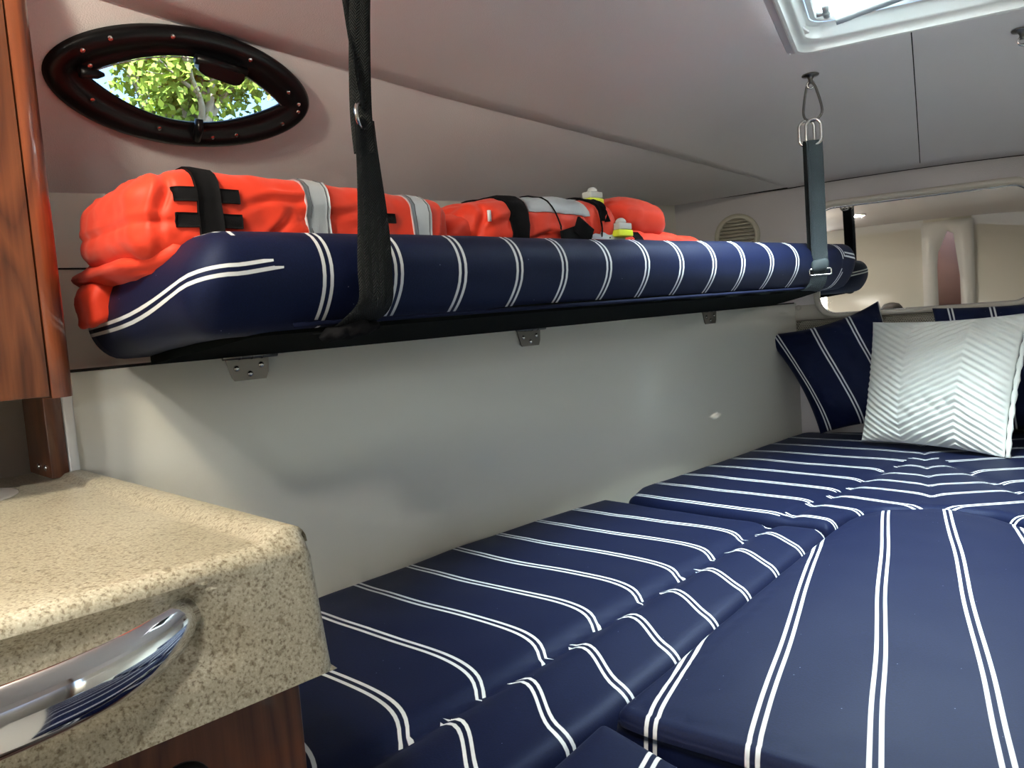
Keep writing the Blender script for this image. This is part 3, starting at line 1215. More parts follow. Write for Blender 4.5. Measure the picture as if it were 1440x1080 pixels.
# ------------------------------------------------------------------ webbing strips
def strip(pts, wvec, w, th=.0016, seg_up=None):
    """ribbon with real thickness: pts centre line, wvec list of width directions"""
    V = []; UV = []; L = 0
    n = len(pts)
    for i, p in enumerate(pts):
        t = (pts[min(i + 1, n - 1)] - pts[max(i - 1, 0)]).normalized()
        wv = wvec[i] if isinstance(wvec, list) else wvec
        wv = (wv - t * t.dot(wv)).normalized()
        nr = t.cross(wv).normalized()
        if i:
            L += (pts[i] - pts[i - 1]).length
        ww = w[i] if isinstance(w, list) else w
        for k in range(5):
            f = -1 + k / 2
            V.append(p + wv * (f * ww / 2) + nr * th / 2 * (1 if abs(f) < 1 else .4)); UV.append((f * ww / 2, L))
        for k in range(5):
            f = 1 - k / 2
            V.append(p + wv * (f * ww / 2) - nr * th / 2 * (1 if abs(f) < 1 else .4)); UV.append((f * ww / 2, L))
    Fc = []
    for i in range(n - 1):
        for k in range(10):
            Fc.append((i * 10 + k, i * 10 + (k + 1) % 10, (i + 1) * 10 + (k + 1) % 10, (i + 1) * 10 + k))
    Fc += [list(range(10))[::-1], [(n - 1) * 10 + k for k in range(10)]]
    return V, Fc, UV


def catmull(P, m_=8):
    P = [Vector(p) for p in P]; out = []
    for i in range(len(P) - 1):
        p0 = P[max(i - 1, 0)]; p1 = P[i]; p2 = P[i + 1]; p3 = P[min(i + 2, len(P) - 1)]
        for k in range(m_):
            t = k / m_
            out.append(.5 * ((2 * p1) + (-p0 + p2) * t + (2 * p0 - 5 * p1 + 4 * p2 - p3) * t * t + (-p0 + 3 * p1 - 3 * p2 + p3) * t ** 3))
    out.append(P[-1]); return out


viewL = Vector((-.655, .90, 0)).normalized()
sideL = Vector((viewL.y, -viewL.x, 0))       # across the view
st = thing('hanging_strap', W(-.888, .61, 1.36), 'black webbing strap with buckle, the one nearer the camera, holding up the bunk', 'strap', 'straps that hold up the hanging bunk')
zf = bunk_floor(BO1, .61)
o_f = -.893
# main run: up over the mattress face
cl = catmull([W(-1.01, .606, zf - .020), W(-.955, .608, zf - .018), W(-.915, .612, zf - .006), W(o_f + .001, .626, zf + .018), W(o_f + .004, .628, zf + .062), W(o_f + .002, .633, zf + .120), W(-.890, .633, 1.55),
              W(-.888, .631, 1.615), W(-.886, .629, 1.645)], 8)
n_ = len(cl)
wv = []
for i, p in enumerate(cl):
    f = sst(p.z, 1.44, 1.66)
    wv.append(EV.lerp(EV * .62 + NV * -.78, f * .40).normalized())
wl = [.057 if p.z < 1.44 else .057 - .010 * sst(p.z, 1.44, 1.62) for p in cl]
V, Fq, UV = strip(cl, wv, wl, .002)
add('webbing', V, Fq, M['web_black'], st, uv=UV)
# two upper legs that cross above the buckle
top1 = W(-.892, .622, 1.97); top2 = W(-.880, .652, 1.97)
cl = catmull([W(-.885, .630, 1.655), W(-.888, .630, 1.70), W(-.892, .630, 1.76), W(-.894, .628, 1.84), W(-.895, .625, 1.90), top1], 8)
V, Fq, UV = strip(cl, [(EV * .75 - NV * .66).normalized().lerp((EV * .9 + NV * .43).normalized(), i / (len(cl) - 1)) for i in range(len(cl))], .030, .002)
add('webbing', V, Fq, M['web_black'], st, uv=UV)
cl = catmull([W(-.889, .628, 1.60), W(-.890, .628, 1.66), W(-.886, .634, 1.76), W(-.884, .643, 1.84), W(-.882, .648, 1.90), top2], 8)
V, Fq, UV = strip(cl, [(EV * .8 + NV * .6).normalized().lerp((EV * .95 - NV * .3).normalized(), i / (len(cl) - 1)) for i in range(len(cl))], .030, .002)
add('webbing', V, Fq, M['web_black'], st, uv=UV)
mb = MB()
bc = W(-.883, .622, 1.647)
wd = (EV * .75 - NV * .66).normalized()
mb.tube([bc + wd * (.024 * math.cos(t_)) * 1 + ZV * (.016 * math.sin(t_)) for t_ in [i * 2 * PI / 24 for i in range(24)]], .0026, 8, closed=True)
mb.obj('buckle', M['steel'], st)
# knotted tail bunched under the board
mb = MB()
V = []
out, Fq = soft_box((.022, .048, .011), (.02, .03, .01), (8, 14, 6))
V = []
for p, v in out:
    q = p + Vector((noise.noise(p * 60), noise.noise(p * 60 + Vector((5, 0, 0))), noise.noise(p * 60 + Vector((0, 7, 0))))) * .007
    V.append(W(-.925, .602, zf - .020) + NV * q.x + EV * q.y + ZV * (q.z + q.y * .13))
add('bunched_tail', V, Fq, M['velcro'], st)

# right strap with rings and snap hook
anc = Vector((-.186, 2.287, 0)); anc.z = ceil_z(anc.x, anc.y)
vR = Vector((-.19, 2.28, 0)).normalized(); sR = Vector((math.cos(math.radians(4)), math.sin(math.radians(4)), 0))
wR = (Vector((vR.y, -vR.x, 0))).normalized()
st2 = thing('hanging_strap', (-.19, 2.28, 1.40), 'lit-grey webbing strap hung from steel rings, the one nearer the mirror, holding up the bunk', 'strap', 'straps that hold up the hanging bunk')
st2['group'] = 'straps that hold up the hanging bunk'
tx = Vector((-.190, 2.262, 0))
zf2 = bunk_floor(BO1, 2.08)
tp = anc.z - .178
fr = W(-.892, 2.085, 0)
cl = catmull([Vector((fr.x, fr.y, zf2 - .012)) - NV * .07, Vector((fr.x, fr.y, zf2 - .010)) - NV * .028, Vector((fr.x, fr.y, zf2 + .008)) - NV * .008, Vector((fr.x, fr.y, zf2 + .05)), Vector((fr.x, fr.y, zf2 + .10)),
              Vector((fr.x, fr.y, zf2 + .16)), Vector((fr.x, fr.y, 1.65)), Vector((anc.x + .004, anc.y - .010, tp))], 8)
wR2 = (wR * .9 + EV * .25).normalized()
V, Fq, UV = strip(cl, wR2, .042, .003)
add('webbing', V, Fq, M['web_lit'], st2, uv=UV)
# return leg, slightly behind and to port
cl2 = [p - wR * .011 + vR * .008 for p in cl[28:]]
cl2[-1] = cl[-1] - wR * .010 + vR * .004
V, Fq, UV = strip(cl2, wR2, .040, .003)
add('webbing', V, Fq, M['web_black'], st2, uv=UV)
mb = MB()     # rolled slack just above the buckle
V = []
out, Fq = soft_box((.0235, .010, .016), (.01, .009, .014), (10, 6, 8))
bp = Vector((fr.x, fr.y, zf2 + .052)) - vR * .008
V = [bp + wR2 * p.x + vR * p.y + ZV * (p.z + .12 * p.x) for p, v in out]
add('rolled_slack', V, Fq, M['web_lit'], st2)
mb = MB()
cb = Vector((fr.x, fr.y, zf2 + .034)) - vR * .012
mb.tube([cb + wR2 * x + ZV * z for x, z in rr_outline(-.028, .028, -.008, .008, .004, 3)], .0022, 8, closed=True)
mb.obj('buckle', M['steel'], st2)
for (dx, dn) in ((0, 0), (-.009, .006)):
    mb = MB()
    c0 = Vector((anc.x + .003 + dx * 1.0, anc.y - .008 + dn, tp + .022))
    c0 += wR * dx
    mb.tube([c0 + wR * x + ZV * z for x, z in rr_outline(-.019, .019, -.034, .034, .018, 6)], .0046, 10, closed=True)
    mb.obj('ring', M['steel'], st2)
mb = MB()   # snap hook
hz = anc.z - .030
mb.tube(catmull([(anc.x - .004, anc.y, hz + .006), (anc.x - .012, anc.y, hz - .010), (anc.x - .021, anc.y - .003, hz - .070), (anc.x - .012, anc.y - .005, hz - .092),
                 (anc.x + .010, anc.y - .006, hz - .094), (anc.x + .026, anc.y - .003, hz - .072), (anc.x + .014, anc.y, hz - .014), (anc.x + .004, anc.y, hz + .006), (anc.x - .004, anc.y, hz + .006)], 6), .0036, 8)
mb.obj('snap_hook', M['dark_steel'], st2)


def ceiling_hook(x, y, label):
    z = ceil_z(x, y) - .003
    h = thing('ceiling_hook', (x, y, z), label, 'hook', 'steel strap eyes screwed to the ceiling')
    mb = MB(); mb.disc((x, y, z), (0, 0, -1), [(.023, 0), (.022, .003), (.010, .005), (.006, .012), (.006, .022)], 32)
    mb.obj('base_plate', M['dark_steel'], h)
    mb = MB(); mb.tube([Vector((x, y, z - .026)) + wR * (.009 * math.cos(t_)) + ZV * (.009 * math.sin(t_)) for t_ in [i * 2 * PI / 16 for i in range(16)]], .003, 8, closed=True)
    mb.obj('eye', M['steel'], h)


ceiling_hook(anc.x, anc.y, 'round steel ceiling eye that carries the snap hook of the lit-grey strap')
ceiling_hook(.292, 2.27, 'empty steel ceiling eye at the right edge, starboard of the hatch clip')

# ------------------------------------------------------------------ life jackets
def jacket_body(name, c, half, r, seg, shape, amp, seed, parent, matl, yaw=0, pitch=0, roll_=0, freq=14, folds=()):
    """c: world centre; local x = inboard (NV), y = along hull (EV), z = up"""
    out, Fq = soft_box(half, r, seg)
    R_ = Matrix.Rotation(yaw, 3, 'Z') @ Matrix.Rotation(pitch, 3, 'X') @ Matrix.Rotation(roll_, 3, 'Y')
    V = []
    for p, v in out:
        q = shape(p, v) if shape else p
        d = Vector((q.x / half[0], q.y / half[1], q.z / half[2]))
        if d.length > 0:
            d.normalize()
        k = Vector((q.x * freq, q.y * freq, q.z * freq)) + Vector((seed * 3.1, seed, 0))
        w_ = noise.noise(k) * amp + (abs(noise.noise(k * 1.7 + Vector((9, 2, 4)))) - .25) * amp * 1.3
        w_ += noise.noise(k * 4.5) * amp * .22
        for (fy, fz, an, dep, wd, ln) in folds:      # creases: position, direction, depth, width, length
            dy, dz_ = q.y - fy, q.z - fz
            al = dy * math.cos(an) + dz_ * math.sin(an); ac = -dy * math.sin(an) + dz_ * math.cos(an) + .004 * math.sin(al * 60)
            fall = math.exp(-(al / ln) ** 2)
            w_ += dep * fall * (-math.exp(-(ac / wd) ** 2) + .6 * math.exp(-((ac - wd * 1.7) / wd) ** 2))
        q = q + d * w_
        q = R_ @ q
        V.append(Vector(c) + NV * q.x + EV * q.y + ZV * q.z)
    o = add(name, V, Fq, matl, parent)
    return o, BVHTree.FromPolygons(V, Fq)


def decal(bvh, pf, dvec, ns, nt, off, name, matl, parent, th=.0012, uvs=None):
    rows = []
    for i in range(ns + 1):
        row = []
        for j in range(nt + 1):
            p = pf(i / ns, j / nt)
            if callable(dvec):
                d = dvec(i / ns, j / nt)
            else:
                d = dvec
            hit = bvh.ray_cast(p - d * .5, d, 2.0)
            h = hit[0]
            if h is None:
                nr = bvh.find_nearest(p); h = nr[0]
            row.append(h - d * off)
        rows.append(row)
    V, Fq = grid(rows)
    V = [Vector(v) for v in V]
    n = len(V)
    # second skin for thickness
    dd = [(dvec(i / ns, j / nt) if callable(dvec) else dvec) for i in range(ns + 1) for j in range(nt + 1)]
    V2 = V + [v + d * (th + off + .001) for v, d in zip(V, dd)]
    F2 = Fq + [[i + n for i in f][::-1] for f in Fq]
    k = nt + 1
    rim = [j for j in range(k)] + [i * k + nt for i in range(1, ns + 1)] + [ns * k + j for j in range(nt - 1, -1, -1)] + [i * k for i in range(ns - 1, 0, -1)]
    for a_, b_ in zip(rim, rim[1:] + rim[:1]):
        F2.append((a_, b_, b_ + n, a_ + n))
    o = add(name, V2, F2, matl, parent, uv=[((i // k) / ns * .2, (i % k) / nt * .05) for i in range(n)] * 2)
    return o


def ringdir(th):     # direction pointing inward for a ring position angle th (0 = inboard, pi/2 = up)
    return -(NV * math.cos(th) + ZV * math.sin(th))


def band(bvh, o, z, a0, a1, t0, t1, name, matl, parent, off=.002, n=26, slant=0, na=3, th=.0012):
    def pf(s, t):
        return W(o, a0 + (a1 - a0) * t + slant * math.sin(t0 + (t1 - t0) * s), z)
    return decal(bvh, pf, lambda s, t: ringdir(t0 + (t1 - t0) * s), n, na, off, name, matl, parent, th)


# the lower left jacket, mostly under the upper one
j2 = thing('life_jacket', W(-1.14, .60, 1.475), 'folded orange life jacket squashed under the big one at the galley end of the bunk', 'life jacket')
def sh2(p, v):
    q = p.copy()
    e_ = sst(-v.y, .80, 1)
    q.z -= .012 * e_
    q.z *= (1 - .35 * sst(abs(v.y), .8, 1))
    q.x += -.05 * e_
    return q
b2, t2 = jacket_body('vest', W(-1.165, .620, 1.478), (.150, .255, .026), (.05, .05, .03), (14, 30, 8), sh2, .006, 4, j2, M['orange'])
# a loose strap corner hanging over the end near the wall
b2b, _ = jacket_body('vest_flap', W(-1.262, .384, 1.432), (.036, .028, .036), (.02, .02, .02), (8, 8, 8),
                     lambda p, v: Vector((p.x, p.y, p.z + p.y * .5)), .007, 9, j2, M['orange'])

j1 = thing('life_jacket', W(-1.15, .60, 1.50), 'large folded orange life jacket with black strap and two silver bands, nearest the galley', 'life jacket')
def sh1(p, v):
    q = p.copy()
    g = v.y
    q.z *= 1 - .16 * sst(g, -.2, 1.0)
    q.z += .004 * g * -1
    e_ = sst(-g, .62, 1)
    q.z = q.z * (1 - .16 * e_) - .006 * e_
    q.x *= 1 - .10 * e_
    return q
b1, t1 = jacket_body('vest', W(-1.150, .626, 1.528), (.140, .262, .062), (.040, .035, .036), (26, 110, 30), sh1, .0045, 2, j1, M['orange'],
                     folds=((-.226, .02, 1.45, .008, .006, .05), (-.240, -.01, .12, .006, .005, .03), (-.06, .025, .15, .007, .005, .05), (-.075, -.02, .9, .006, .005, .03), (.02, .01, .2, .005, .006, .05), (.09, -.02, -.3, .006, .006, .04), (-.02, -.01, 2.6, .006, .005, .03), (.235, .0, 1.5, .007, .006, .05)))
OZ = (-1.15, 1.524)
band(t1, *OZ, .440, .472, -1.25, 1.9, 'strap', M['velcro'], j1, off=.006, n=34, na=3)
for (z_, a0_, a1_) in ((1.553, .412, .500), (1.519, .412, .500)):
    decal(t1, lambda s, t, z_=z_, a0_=a0_, a1_=a1_: W(-1.0, a0_ + (a1_ - a0_) * s, z_ + .012 * (t - .5) * 1.6), -NV, 20, 5, .0040, 'velcro_patch', M['velcro'], j1)
decal(t1, lambda s, t: W(-1.0, .705 + .055 * s, 1.535 + .0155 * (t - .5)), -NV, 8, 2, .0022, 'velcro_patch', M['velcro'], j1)
for (a0_, a1_) in ((.600, .640), (.793, .832)):
    tp_ = band(t1, *OZ, a0_, a1_, -1.2, 1.5, 'reflective_band', M['tape'], j1, off=.0042, n=28, na=4)
    ORI[tp_.name] = ORI[j1.name]
    for q in (.006, a1_ - a0_ - .006):
        band(t1, *OZ, a0_ + q, a0_ + q + .0012, -1.2, 1.5, 'stitch_line', M['tape_line'], tp_, off=.0052, n=28, na=1, th=.0005)
# buckle of the strap on top
mb = MB(); mb.box(W(-1.13, .438, 1.588), NV * .018, EV * .030, ZV * .0035); mb.obj('strap_slider', M['black_plastic'], j1, bevel=.002)

# lower right jacket
def flat_lobe(p, v):
    q = p.copy(); q.z *= 1 - .45 * sst(abs(v.y), .72, 1); return q
j4 = thing('life_jacket', W(-1.12, 1.45, 1.48), 'orange life jacket lying under the folded one, its yellow light showing low', 'life jacket')
b4, t4 = jacket_body('vest', W(-1.150, 1.485, 1.510), (.135, .245, .034), (.05, .05, .03), (14, 34, 8), flat_lobe, .007, 6, j4, M['orange'])
b4b, _ = jacket_body('collar', W(-1.150, .975, 1.523), (.10, .095, .045), (.05, .05, .04), (12, 14, 10),
                     lambda p, v: Vector((p.x, p.y, p.z * (1 - .45 * sst(-v.y, .1, 1)) - .016 * sst(-v.y, .1, 1))), .006, 12, j4, M['orange'])
decal(t4, lambda s, t: W(-1.0, 1.225 + .155 * s, 1.528 + .022 * (t - .5)), -NV, 12, 3, .002, 'reflective_band', M['tape'], j4)
decal(t4, lambda s, t: W(-1.0, 1.415 + .03 * s, 1.528 + .02 * (t - .5)), -NV, 5, 3, .003, 'velcro_patch', M['velcro'], j4)
decal(t4, lambda s, t: W(-1.06, 1.56 + .05 * s, 1.54) + NV * (.012 * t), -ZV, 5, 3, .002, 'reflective_band', M['tape'], j4)

# upper right jacket: body with rolled collar end
j3 = thing('life_jacket', W(-1.12, 1.25, 1.52), 'folded orange life jacket with silver panel, black band, cords and a clear light on top', 'life jacket')
def sh3(p, v):
    q = p.copy()
    e_ = sst(-v.y, .30, 1)
    q.z *= 1 - .12 * e_
    q.x *= 1 - .10 * e_
    if v.y > 0:
        q.z *= 1 - .10 * sst(v.y, .6, 1)
    q.z += .012 * v.y
    return q
b3, t3 = jacket_body('vest', W(-1.135, 1.165, 1.543), (.118, .218, .060), (.06, .055, .05), (20, 90, 28), sh3, .0065, 11, j3, M['orange'],
                     folds=((-.15, .0, .5, .007, .005, .04), (-.19, .0, 1.4, .008, .006, .04), (.0, -.02, .1, .008, .005, .09), (.10, -.01, 1.9, .008, .006, .04), (.16, .02, 1.2, .009, .006, .05), (.05, -.04, -.4, .006, .005, .03)))
b3c, t3c = jacket_body('collar', W(-1.125, 1.495, 1.572), (.105, .118, .056), (.09, .09, .05), (16, 22, 14),
                       lambda p, v: Vector((p.x, p.y, p.z * (1 - .15 * abs(v.y)) - .006 * v.y)), .007, 21, j3, M['orange'], freq=18)
OZ3 = (-1.135, 1.543)
band(t3, *OZ3, 1.035, 1.080, -1.3, 1.8, 'black_band', M['velcro'], j3, off=.004, n=32, slant=-.006)
band(t3, *OZ3, 1.083, 1.268, .18, 1.05, 'reflective_panel', M['tape'], j3, off=.0025, n=10, na=14)
band(t3, *OZ3, 1.300, 1.330, .10, 1.3, 'velcro_patch', M['velcro'], j3, off=.003, n=16)
mb = MB()
def on3(a, th, off=.004):
    d = ringdir(th); h = t3.ray_cast(W(OZ3[0], a, OZ3[1]) - d * .5, d)[0]
    return (h if h is not None else W(-1.02, a, 1.55)) - d * off
for pts_, r_ in (([on3(1.112 + .060 * k / 14, 1.25 - 1.5 * k / 14) for k in range(15)], .0016), ([on3(1.272 + .035 * k / 14, 1.3 - 1.6 * k / 14) for k in range(15)], .0016),
                 ([on3(1.276 + .028 * k / 14, 1.3 - 1.7 * k / 14, .006) for k in range(15)], .0016), ([on3(1.262 + .080 * k / 10, -.28 + .1 * math.sin(k)) for k in range(11)], .0022)):
    mb = MB(); mb.tube(pts_, r_, 6); mb.obj('cord', M['velcro'], j3)
# buckle webbing lying over the front
for (c_, ang, w1, w2) in ((W(-1.005, 1.190, 1.520), .25, .030, .016), (W(-1.000, 1.222, 1.530), -.5, .026, .018)):
    mb = MB()
    a_ = EV * math.cos(ang) + ZV * math.sin(ang); b_ = -EV * math.sin(ang) + ZV * math.cos(ang)
    mb.box(c_, a_ * w1, NV * .003, b_ * w2)
    mb.obj('webbing_end', M['velcro'], j3, bevel=.0015)


def signal_light(parent, c, s=1.0):
    mb = MB(); mb.box(c, NV * .014 * s, EV * .023 * s, ZV * .007 * s); b_ = mb.obj('signal_light', M['light_yellow'], parent, bevel=.003, label='yellow signal light base')
    ORI[b_.name] = ORI[parent.name]
    mb = MB(); mb.box(c + ZV * .014 * s, NV * .013 * s, EV * .021 * s, ZV * .007 * s); mb.disc(c + ZV * .021 * s, ZV, [(.012 * s, 0), (.011 * s, .006 * s), (.006 * s, .010 * s), (.002 * s, .011 * s)], 16)
    mb.obj('lens', M['light_clear'], b_, bevel=.003, label='clear lamp lens')


signal_light(j3, W(-1.07, 1.345, 1.606), 1.0)
signal_light(j4, W(-1.012, 1.363, 1.530), 1.05)
mb = MB(); mb.box(W(-1.022, .982, 1.552), NV * .002, EV * .003, ZV * .010)
mb.obj('tag', M['white_plastic'], j3)

# ------------------------------------------------------------------ pillows
def pillow(name, TL, TR, BR_, BL_, T, uvf, matl, label, n=60, disp=None, sag=None, seed=0, ear=.05):
    TL, TR, BR_, BL_ = map(Vector, (TL, TR, BR_, BL_))
    nrm = (TR - BL_).cross(TL - BR_).normalized()
    c = (TL + TR + BR_ + BL_) / 4
    if nrm.dot(CAM - c) < 0:
        nrm = -nrm
    V = []; UVs = []
    for side in (1, -1):
        for i in range(n + 1):
            for j in range(n + 1):
                u = -1 + 2 * i / n; v = -1 + 2 * j / n
                # edges bow inwards between the corners
                k = 1 - ear * (1 - abs(v) ** 2) * abs(u) ** 3
                k2 = 1 - ear * (1 - abs(u) ** 2) * abs(v) ** 3
                uu, vv = u * k, v * k2
                p = (BL_ * (1 - uu) * (1 - vv) + BR_ * (1 + uu) * (1 - vv) + TR * (1 + uu) * (1 + vv) + TL * (1 - uu) * (1 + vv)) / 4
                th = T * (max(0, (1 - abs(u) ** 2.8)) * max(0, (1 - abs(v) ** 2.8))) ** .62
                th *= 1 + .10 * noise.noise(Vector((u * 2.2, v * 2.2, seed)))
                rad = min(1, (1 - max(abs(u), abs(v))) / .3)
                th += .010 * (abs(noise.noise(Vector((u * 4 + seed, v * 4, 2)))) - .3) * min(1, rad * 4)
                if disp and side > 0:
                    th += disp(u, v) * min(1, rad * 6)
                if sag:
                    p = p + sag(u, v)
                V.append(p + nrm * th * side)
                UVs.append(uvf(u, v, side))
    k = n + 1
    Fc = []
    for s in (0, 1):
        b = s * k * k
        for i in range(n):
            for j in range(n):
                f = (b + i * k + j, b + (i + 1) * k + j, b + (i + 1) * k + j + 1, b + i * k + j + 1)
                Fc.append(f if s == 0 else f[::-1])
    # weld rims
    remap = list(range(len(V)))
    for i in range(k):
        for j in range(k):
            if i in (0, n) or j in (0, n):
                remap[k * k + i * k + j] = i * k + j
    Fc = [tuple(remap[x] for x in f) for f in Fc]
    used = sorted(set(x for f in Fc for x in f)); ix = {x: q for q, x in enumerate(used)}
    V = [V[x] for x in used]; UVs = [UVs[x] for x in used]; Fc = [tuple(ix[x] for x in f) for f in Fc]
    return add(name, V, Fc, matl, uv=UVs, label=label, cat='pillow'), V, nrm


# navy pillow in the port corner: stripes run down its left edge
pillow('pillow', (-.448, 3.005, 1.245), (-.058, 3.115, 1.340), (.12, 2.985, .900), (-.262, 2.985, .872), .070,
       lambda u, v, s: (u * 1.62 + .03 * math.sin(v * 3) + .32, v), M['stripe'],
       'navy striped square pillow leaning in the corner beside the hull wall', seed=3, ear=.13)
pillow('pillow', (.115, 3.125, 1.300), (.60, 3.09, 1.305), (.62, 2.99, .870), (.14, 3.02, .870), .050,
       lambda u, v, s: (u * 1.95 + .10 * v + .42, v), M['stripe'],
       'navy striped pillow standing behind the white pillow under the mirror', seed=5)


def tri(x):
    return abs((x % 2) - 1)


def ribs(u, v):
    # chevrons: zigzag across, ribs stacked upward
    z = v * 21 + 9.5 * tri((u + .33) / .75)
    s = math.sin(z * PI)
    return .0036 * (s * .7 + .3 * math.copysign(abs(s) ** .5, s))


M['white_knit'] = textured('white_quilted_cotton', (.83, .86, .83), .9, 700, .0005, .4, 'NOISE', var=.02, spec=.2)
TLw, TRw, BRw, BLw = (-.072, 2.90, 1.270), (.348, 2.70, 1.275), (.268, 2.60, .862), (-.120, 2.835, .872)
wp, Vw, nw = pillow('pillow', TLw, TRw, BRw, BLw, .075, lambda u, v, s: (u, v), M['white_knit'],
                    'white chevron-quilted pillow standing in front of the navy pillows', n=200, disp=ribs, seed=8, ear=.05)
# flanged sewn edge of the white pillow
TLv, TRv, BRv, BLv = map(Vector, (TLw, TRw, BRw, BLw))
edge = []
for (a, b) in ((TRv, BRv),):
    for k in range(31):
        f = k / 30
        p = a.lerp(b, f) - (TRv - TLv).normalized() * (.05 * .5 * .42 * (1 - (2 * f - 1) ** 2)) + (TRv - TLv).normalized() * .008
        edge.append(p)
mb = MB(); mb.tube(edge, [.007 + .002 * math.sin(k * 1.9) for k in range(31)], 8)
mb.obj('sewn_edge', M['white_knit'], wp)

# ------------------------------------------------------------------ portlight
def pl_pt(u, v, h=0):
    return PL_C + PL_U * (u * 1.09) + PL_V * (v * 1.10) + PL_N * h


def lens_outline(A, B, tip, n=96, skew=0.0):
    """pointed-oval outline; tip 0 = ellipse-like, 1 = sharp vesica"""
    P = []
    for k in range(n):
        an = 2 * PI * k / n
        cx, cy = math.cos(an), math.sin(an)
        u = A * cx
        e = B * math.copysign((abs(cy)) ** 1.0, cy)
        ves = B * math.copysign(1 - abs(cx) ** 2, cy) if abs(cy) > 1e-9 else 0
        v = e * (1 - tip) + ves * tip
        P.append((u, v + skew * u))
    return P


win = thing('window_1', PL_C, 'black framed pointed-oval portlight in the hull wall above the life jackets', 'window', kind='structure')
rings_ = [(lens_outline(.220, .095, .12), 0), (lens_outline(.220, .095, .12), .012), (lens_outline(.213, .089, .14), .018), (lens_outline(.192, .076, .3), .019),
          (lens_outline(.188, .070, .4), .013), (lens_outline(.178, .061, .7), .010), (lens_outline(.168, .055, .95), .012), (lens_outline(.163, .0535, 1.0), .009), (lens_outline(.166, .0555, 1.0), .001), (lens_outline(.20, .085, .8), -.035)]
V = []; n_ = 96
for P, h in rings_:
    V += [pl_pt(u, v, h) for u, v in P]
Fq = [(i * n_ + k, i * n_ + (k + 1) % n_, (i + 1) * n_ + (k + 1) % n_, (i + 1) * n_ + k) for i in range(len(rings_) - 1) for k in range(n_)]
add('window_frame', V, Fq, M['black_plastic'], win)
P = lens_outline(.1655, .0555, 1.0)
V = [pl_pt(u, v, .004) for u, v in P]; V += [pl_pt(u, v, .002) for u, v in P]
add('pane', V, [list(range(n_)), list(range(2 * n_ - 1, n_ - 1, -1))] + [(k, (k + 1) % n_, (k + 1) % n_ + n_, k + n_) for k in range(n_)], M['glass'], win, smooth=False)
# bright inner bead along the upper edge
mb = MB()
P = lens_outline(.1635, .052, 1.0)
mb.tube([pl_pt(u, v, .011) for u, v in P[:49]], .0011, 6)
mb.obj('bead', M['steel'], win)
# hinge block on top, latch at the bottom, stop at the aft tip
mb = MB()
hb = [(-.012, .058), (.070, .052), (.072, .038), (.066, .028), (.056, .026), (.004, .034), (-.008, .040)]
V = [pl_pt(u, v, .030) for u, v in hb] + [pl_pt(u, v, .008) for u, v in hb]
n7 = len(hb)
add('hinge_block', V, [list(range(n7)), list(range(2 * n7 - 1, n7 - 1, -1))] + [(k, (k + 1) % n7, (k + 1) % n7 + n7, k + n7) for k in range(n7)], M['black_plastic'], win, smooth=False, bevel=.003)
mb = MB(); mb.tube([pl_pt(-.014, .056, .022), pl_pt(.074, .050, .022)], .0085, 14)
mb.obj('hinge_barrel', M['black_plastic'], win)
mb = MB(); mb.tube([pl_pt(.018, -.043, .016), pl_pt(.018, -.056, .022), pl_pt(.020, -.078, .020)], [.0085, .0095, .0085], 12, flat=.8)
mb.obj('latch', M['black_plastic'], win)
mb = MB(); mb.tube([pl_pt(-.175, .004, .018), pl_pt(-.150, .004, .014), pl_pt(-.138, .003, .010)], [.010, .008, .003], 10, flat=.6)
mb.obj('stop', M['black_plastic'], win)
SC = [(-.176, .036), (-.142, .060), (-.055, .081), (.078, .070), (.165, .028), (.192, .010), (.196, -.004), (.172, -.030), (.090, -.062), (.048, -.071),
      (-.045, -.066), (-.152, -.034), (-.163, .016)]
scr = MB(); scr.disc((0, 0, 0), PL_N, [(.0042, 0), (.0036, .0018), (.001, .0024)], 12)
proto = None
for (u, v) in SC:
    p = pl_pt(u, v, .0185) - PL_C
    if proto is None:
        me = bpy.data.meshes.new('screw'); me.from_pydata(scr.V, [], scr.F); me.materials.append(M['steel'])
        proto = bpy.data.objects.new('screw', me); COL.objects.link(proto); proto.parent = win; proto.location = p
    else:
        child_copy(proto, p)
# hull tunnel round the portlight
V = []
P = lens_outline(.190, .072, .3)
V += [pl_pt(u, v, .010) for u, v in P] + [pl_pt(u * 1.1, v * 1.3, -.045) for u, v in P]
add('tunnel', V, [(k, (k + 1) % n_, (k + 1) % n_ + n_, k + n_) for k in range(n_)], M['black_plastic'], win)

# ------------------------------------------------------------------ deck hatch
hat = thing('hatch', (CX, 1.78, 1.975), 'white framed deck hatch in the ceiling at the top right, bright with daylight', 'hatch')
zh = 1.974
def hatch_ring(ins0, ins1, z0, z1, r0_, r1_, bits=10):
    o_ = rr_outline(HX0 - ins0, HX1 + ins0, HY0 - ins0, HY1 + ins0, r0_, bits); i_ = rr_outline(HX0 - ins1, HX1 + ins1, HY0 - ins1, HY1 + ins1, r1_, bits)
    return o_, z0, i_, z1


def lathe_rect(prof, bits=10):
    V = []; 
    for (ins, z, r) in prof:
        V += [Vector((x, y, z)) for x, y in rr_outline(HX0 - ins, HX1 + ins, HY0 - ins, HY1 + ins, r, bits)]
    n = 4 * (bits + 1)
    Fq = [(i * n + k, i * n + (k + 1) % n, (i + 1) * n + (k + 1) % n, (i + 1) * n + k) for i in range(len(prof) - 1) for k in range(n)]
    return V, Fq


